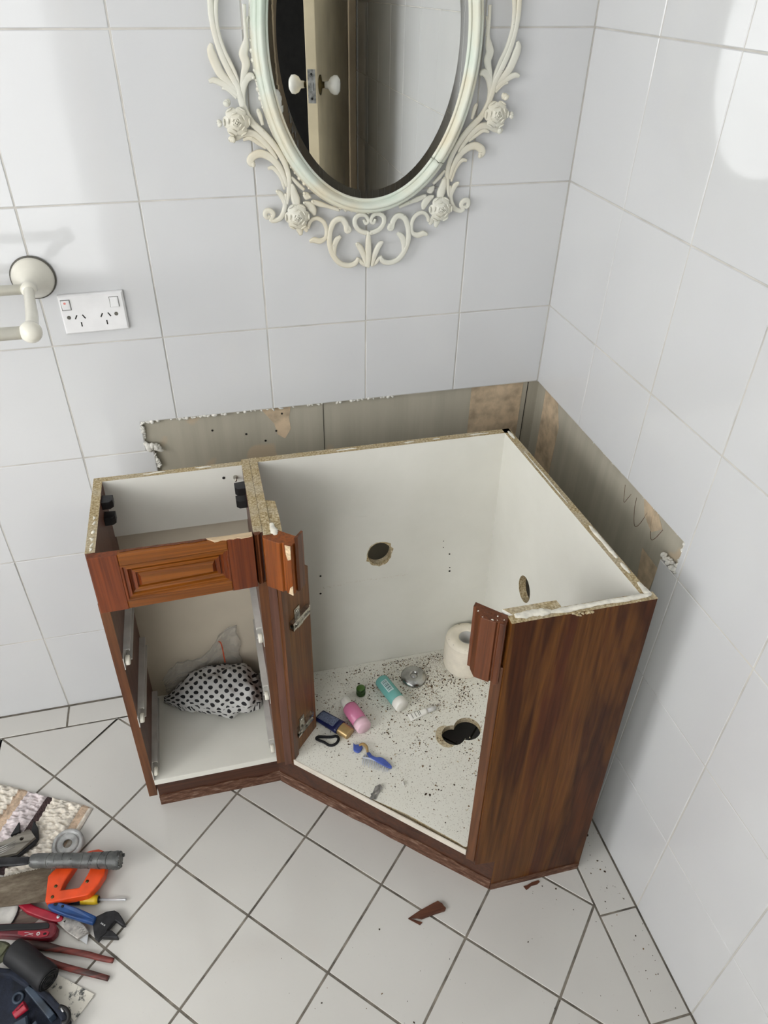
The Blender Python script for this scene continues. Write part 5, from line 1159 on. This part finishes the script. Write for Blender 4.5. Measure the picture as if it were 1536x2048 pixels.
solid('sliding_jaw', [(-1.0725, -0.6100), (-1.0640, -0.6120), (-1.0505, -0.6268), (-1.0515, -0.6300), (-1.0820, -0.6215), (-1.0850, -0.6150)], 0.0012, 0.0140, 'darksteel', wrn, 0.0015)
rod('adjusting_screw', (-1.0850, -0.5945, 0.0130), (-1.0770, -0.6010, 0.0120), [(0, 0), (0.0042, 0), (0.0036, 0.2), (0.0042, 0.4), (0.0036, 0.6), (0.0042, 0.8), (0.0042, 1), (0, 1)], 'galv', wrn, 14)
# folding knife, red and black
fk = thing('folding_knife', 'folding knife with a dark red handle, black inlay and small white marks', 'knife', (-1.22, -0.58, 0))
solid('handle', [(-1.34, -0.5400), (-1.2806, -0.5510), (-1.2300, -0.5610), (-1.1851, -0.5695), (-1.1745, -0.5745), (-1.1690, -0.5830), (-1.1695, -0.5960), (-1.1780, -0.6035), (-1.2000, -0.6010), (-1.2450, -0.5855), (-1.2774, -0.5760), (-1.34, -0.5620)], 0.001, 0.0215, 'dredg', fk, 0.004)
solid('black_inlay', [(-1.34, -0.5430), (-1.2795, -0.5540), (-1.1880, -0.5718), (-1.1835, -0.5770), (-1.1840, -0.5840), (-1.2050, -0.5822), (-1.2454, -0.5735), (-1.34, -0.5570)], 0.0200, 0.0235, 'blackg', fk, 0.0015)
solid('handle_scale', [(-1.2440, -0.5752), (-1.2050, -0.5840), (-1.1870, -0.5878), (-1.1815, -0.5920), (-1.1850, -0.5990), (-1.1990, -0.5990), (-1.2250, -0.5915), (-1.2430, -0.5825)], 0.0200, 0.0232, 'redg', fk, 0.0015)
bm = NB()
tube(bm, [(-1.2300, -0.5822, 0.0235), (-1.2235, -0.5838, 0.0235), (-1.2190, -0.5866, 0.0235), (-1.2130, -0.5878, 0.0235)], 0.0005, 5); tube(bm, [(-1.2290, -0.5885, 0.0235), (-1.2210, -0.5882, 0.0235), (-1.2130, -0.5912, 0.0235)], 0.0005, 5)
lathe(bm, [(0.0016, 0), (0.0036, 0), (0.0036, 0.0004), (0.0016, 0.0004), (0.0016, 0)], Matrix.Translation((-1.2033, -0.5905, 0.0232)), 16); obj('white_mark', bm, 'whitep', fk, weld=False)
bm = NB(); prism(bm, circ(-1.1905, -0.5935, 0.0035, 0.0024, 12), 0.0230, 0.0234); obj('lanyard_hole', bm, 'dark', fk)
# weathered board and white plate under the knives
solid_t = thing('timber_offcut', 'thin weathered grey timber offcut beneath the red knife', 'timber offcut', (-1.23, -0.545, 0))
solid('offcut', [(-1.2750, -0.5200), (-1.2180, -0.5330), (-1.2100, -0.5480), (-1.2320, -0.5640), (-1.2720, -0.5600)], 0.0, 0.0008, 'timber', solid_t, 0)
wp = thing('enamel_plate', 'white enamel plate with a black rim at the left edge under the saw blade', 'plate', (-1.315, -0.515, 0))
bm = NB(); lathe(bm, [(0, 0.0010), (0.050, 0.0012), (0.060, 0.0030), (0.060, 0.0018), (0.050, 0), (0, 0)], Matrix.Translation((-1.3150, -0.5150, 0.001)), 40); obj('dish', bm, 'white_enamel', wp)
bm = NB(); tube(bm, [(-1.3150 + 0.0605 * math.cos(a), -0.5150 + 0.0605 * math.sin(a), 0.0035) for a in [6.2832 * k / 40 for k in range(40)]], 0.0016, 8, 1, closed=True); obj('rim', bm, 'blackp', wp)
# red handled pliers
rp = thing('red_pliers', 'long pliers with two worn red handles spread open on the floor tiles', 'pliers', (-1.14, -0.65, 0))
bm = NB(); tube(bm, [(-1.2350, -0.5960, 0.010), (-1.2150, -0.6030, 0.010), (-1.1900, -0.6120, 0.009), (-1.1588, -0.6250, 0.0085), (-1.1300, -0.6365, 0.0080), (-1.1076, -0.6460, 0.0078), (-1.0821, -0.6585, 0.0075), (-1.0594, -0.6680, 0.0070)], [0.0075, 0.0090, 0.0082, 0.0060, 0.0058, 0.0060, 0.0056, 0.0050], 14, 5, up=(0, 0, 1), flat=0.75); obj('handle', bm, 'oldred', rp)
bm = NB(); tube(bm, [(-1.2280, -0.6080, 0.010), (-1.2086, -0.6230, 0.0095), (-1.1938, -0.6345, 0.009), (-1.1645, -0.6510, 0.0085), (-1.1350, -0.6660, 0.0080), (-1.1053, -0.6800, 0.0078), (-1.0669, -0.6985, 0.0070)], [0.0070, 0.0072, 0.0064, 0.0058, 0.0060, 0.0058, 0.0050], 14, 5, up=(0, 0, 1), flat=0.75); obj('handle', bm, 'oldred', rp)
bm = NB()
for k in range(14):
    f = k / 13; ball(bm, Vector((-1.148, -0.6275, 0.0095)).lerp(Vector((-1.070, -0.6625, 0.0085)), f), 0.0028, 7, (0.8, 1.3, 0.9))
obj('handle_ridge', bm, 'brownsteel', rp, weld=False, recalc=False)
solid('pivot', [(-1.2480, -0.5930), (-1.2250, -0.5930), (-1.2120, -0.6030), (-1.2180, -0.6180), (-1.2380, -0.6160)], 0.001, 0.0170, 'brownsteel', rp, 0.002)
# paint splashed scraper
sc_ = thing('paint_scraper', 'white paint-splashed steel scraper blade with a black handle end', 'scraper', (-1.14, -0.70, 0))
solid('blade', [(-1.1900, -0.6670), (-1.1734, -0.6603), (-1.0923, -0.7188), (-1.0938, -0.7215), (-1.1258, -0.7560), (-1.1528, -0.7233), (-1.1900, -0.6790)], 0.0022, 0.0034, 'splash', sc_, 0)
bm = NB(); tube(bm, [(-1.2400, -0.6230, 0.0425), (-1.2210, -0.6390, 0.0420), (-1.1960, -0.6625, 0.0410), (-1.1740, -0.6845, 0.0400), (-1.1685, -0.6900, 0.0400)], [0.0240, 0.0250, 0.0235, 0.0245, 0.0215], 24, 5); gp = obj('rubber_grip', bm, 'blackg', sc_)
bm = NB(); dd_ = Vector((0.0275, -0.0275, 0)).normalized()
for r, o in ((0.019, 0.0004), (0.0135, 0.0009), (0.008, 0.0009)):
    x = Vector((-dd_.y, dd_.x, 0)); c = Vector((-1.1682, -0.6903, 0.0400)) + dd_ * o
    tube(bm, [c + x * r * math.cos(t_) + Vector((0, 0, r * math.sin(t_))) for t_ in [6.2832 * k / 24 for k in range(24)]], 0.0009, 6, 1, closed=True)
obj('grip_ring', bm, 'darksteel', sc_, weld=False)
# dark tool case at the corner with a few things in it
tcs = thing('tool_case', 'open dark blue tool case in the lower left corner with a black rim', 'tool case', (-1.22, -0.75, 0))
outer = [(-1.2780, -0.6360), (-1.2377, -0.6500), (-1.1677, -0.7090), (-1.1447, -0.7350), (-1.1300, -0.7560), (-1.1340, -0.7720), (-1.1560, -0.86), (-1.34, -0.86), (-1.34, -0.66)]
inn_ = inset(outer[::-1] if area2(outer) < 0 else outer, 0.012)
solid('case_base', outer, 0.001, 0.008, 'casing', tcs, 0.002)
bm = NB(); plate(bm, outer, [inn_], 0.008, 0.030, lambda u, v, w: (u, v, w)); obj('case_rim', bm, 'casing', tcs, bevel=0.003)
bm = NB(); tube(bm, [(-1.1460, -0.7370, 0.031), (-1.1370, -0.7430, 0.0350), (-1.1290, -0.7530, 0.0340), (-1.1300, -0.7640, 0.032), (-1.1400, -0.7650, 0.031)], 0.0042, 10); lt = obj('latch_loop', bm, 'blackp', tcs)
bm = NB(); tube(bm, [(-1.1420, -0.7430, 0.0385), (-1.1375, -0.7500, 0.0390)], 0.0016, 8, sm=False); obj('latch_pin', bm, 'bright', lt)
for nm, P_, z1 in (('divider', [(-1.215, -0.690), (-1.205, -0.683), (-1.155, -0.745), (-1.165, -0.752)], 0.030), ('divider', [(-1.196, -0.752), (-1.188, -0.746), (-1.166, -0.80), (-1.176, -0.805)], 0.026)): solid(nm, P_, 0.008, z1, 'casing2', tcs, 0.002)
lathe_b = NB(); lathe(lathe_b, [(0.006, 0), (0.0105, 0), (0.0110, 0.003), (0.0085, 0.005), (0.006, 0.0035), (0.006, 0)], axis_mtx((-1.2302, -0.6945, 0.0080), (0.1, -0.1, 1)), 24); obj('press_stud', lathe_b, 'casing2', tcs)
rk_ = thing('red_tool', 'small red tool handle inside the dark blue tool case', 'tool', (-1.216, -0.722, 0.008))
bm = NB(); tube(bm, [(-1.2285, -0.7290, 0.022), (-1.2190, -0.7235, 0.024), (-1.2090, -0.7180, 0.026)], [0.0075, 0.0090, 0.0100], 12, 4, up=(0, 0, 1), flat=0.8); obj('tool_body', bm, 'redg', rk_)
bm = NB(); tube(bm, [(-1.2235, -0.7250, 0.0320), (-1.2120, -0.7190, 0.0345)], 0.0012, 6, sm=False); obj('ridge', bm, 'dredg', rk_)
gb = thing('grey_socket_box', 'dull grey plastic box inside the dark blue tool case', 'box', (-1.195, -0.765, 0.008))
bm = NB(); prism(bm, [(-1.232, -0.742), (-1.205, -0.735), (-1.196, -0.775), (-1.225, -0.782)], 0.008, 0.028, bev=0.003); obj('box_body', bm, 'casing2', gb)
op = thing('olive_pouch', 'olive canvas pouch on top of the tool pile at the left edge', 'pouch', (-1.275, -0.625, 0.03))
bm = NB(); ball(bm, (-1.2740, -0.6230, 0.0500), 0.0225, 20, (1.5, 1.0, 0.55)); obj('pouch_body', bm, 'olive', op, recalc=False)
solid('pouch_flap', [(-1.31, -0.605), (-1.262, -0.6065), (-1.244, -0.6190), (-1.256, -0.6370), (-1.31, -0.645)], 0.0600, 0.0625, 'olive', op, 0.001)
# splinters and crumbs on the floor
sp_ = thing('wood_splinter', 'split brown hardwood splinter on the floor tiles in front of the cabinet', 'splinter', (-0.43, -0.72, 0))
bm = NB(); prism(bm, [(-0.4748, -0.7215), (-0.4500, -0.7135), (-0.4180, -0.7060), (-0.4045, -0.7035), (-0.4000, -0.7085), (-0.3975, -0.7105), (-0.3955, -0.7165), (-0.3925, -0.7215), (-0.3960, -0.7255), (-0.4200, -0.7270), (-0.4470, -0.7300), (-0.4560, -0.7262)], 0.0004, 0.0075, lambda u, v, w: (u, v, max(0.0003, w * (0.3 + 0.7 * (u + 0.475) / 0.08)))); obj('splinter_body', bm, 'hardwood', sp_, bevel=0.0008)
bm = NB(); prism(bm, [(-0.4740, -0.7225), (-0.4700, -0.7228), (-0.4480, -0.7360), (-0.4540, -0.7395), (-0.4600, -0.7345)], 0.0004, 0.003); obj('splinter_point', bm, 'hardwood', sp_)
sp2 = thing('wood_chip', 'small dark wood chip on the floor beside the end panel toe', 'splinter', (-0.197, -0.716, 0))
bm = NB(); prism(bm, [(-0.2160, -0.7150), (-0.2080, -0.7150), (-0.1950, -0.7110), (-0.1800, -0.7105), (-0.1785, -0.7140), (-0.1850, -0.7175), (-0.2000, -0.7180), (-0.2060, -0.7210), (-0.2130, -0.7235)], 0.0004, 0.003); obj('chip', bm, 'hardwood', sp2)
bm = NB()
for k in range(150):
    if k < 90: x, y = random.uniform(-0.07, -0.005), -0.60 - random.random() ** 1.6 * 0.5
    else: x, y = random.uniform(-0.75, -0.08), random.uniform(-1.0, -0.72)
    flake(bm, (x, y, 0.0002), random.choice((0.0008, 0.001, 0.0013, 0.002)) * random.uniform(0.7, 1.2), None, random.choice((0, 1, 1)))
for x, y, s in ((-0.055, -0.655, 0.004), (-0.030, -0.640, 0.005), (-0.035, -0.700, 0.003), (-0.030, -0.725, 0.0035), (-0.15, -0.735, 0.0025), (-0.25, -0.82, 0.0025)): flake(bm, (x, y, 0.0002), s, None, 1)
db2 = obj('floor_crumbs', bm, ['debris', 'debris2'], None, weld=False, kind='stuff'); db2['label'] = 'dark crumbs scattered on the white floor tiles beside the cabinet'; db2['category'] = 'dirt'
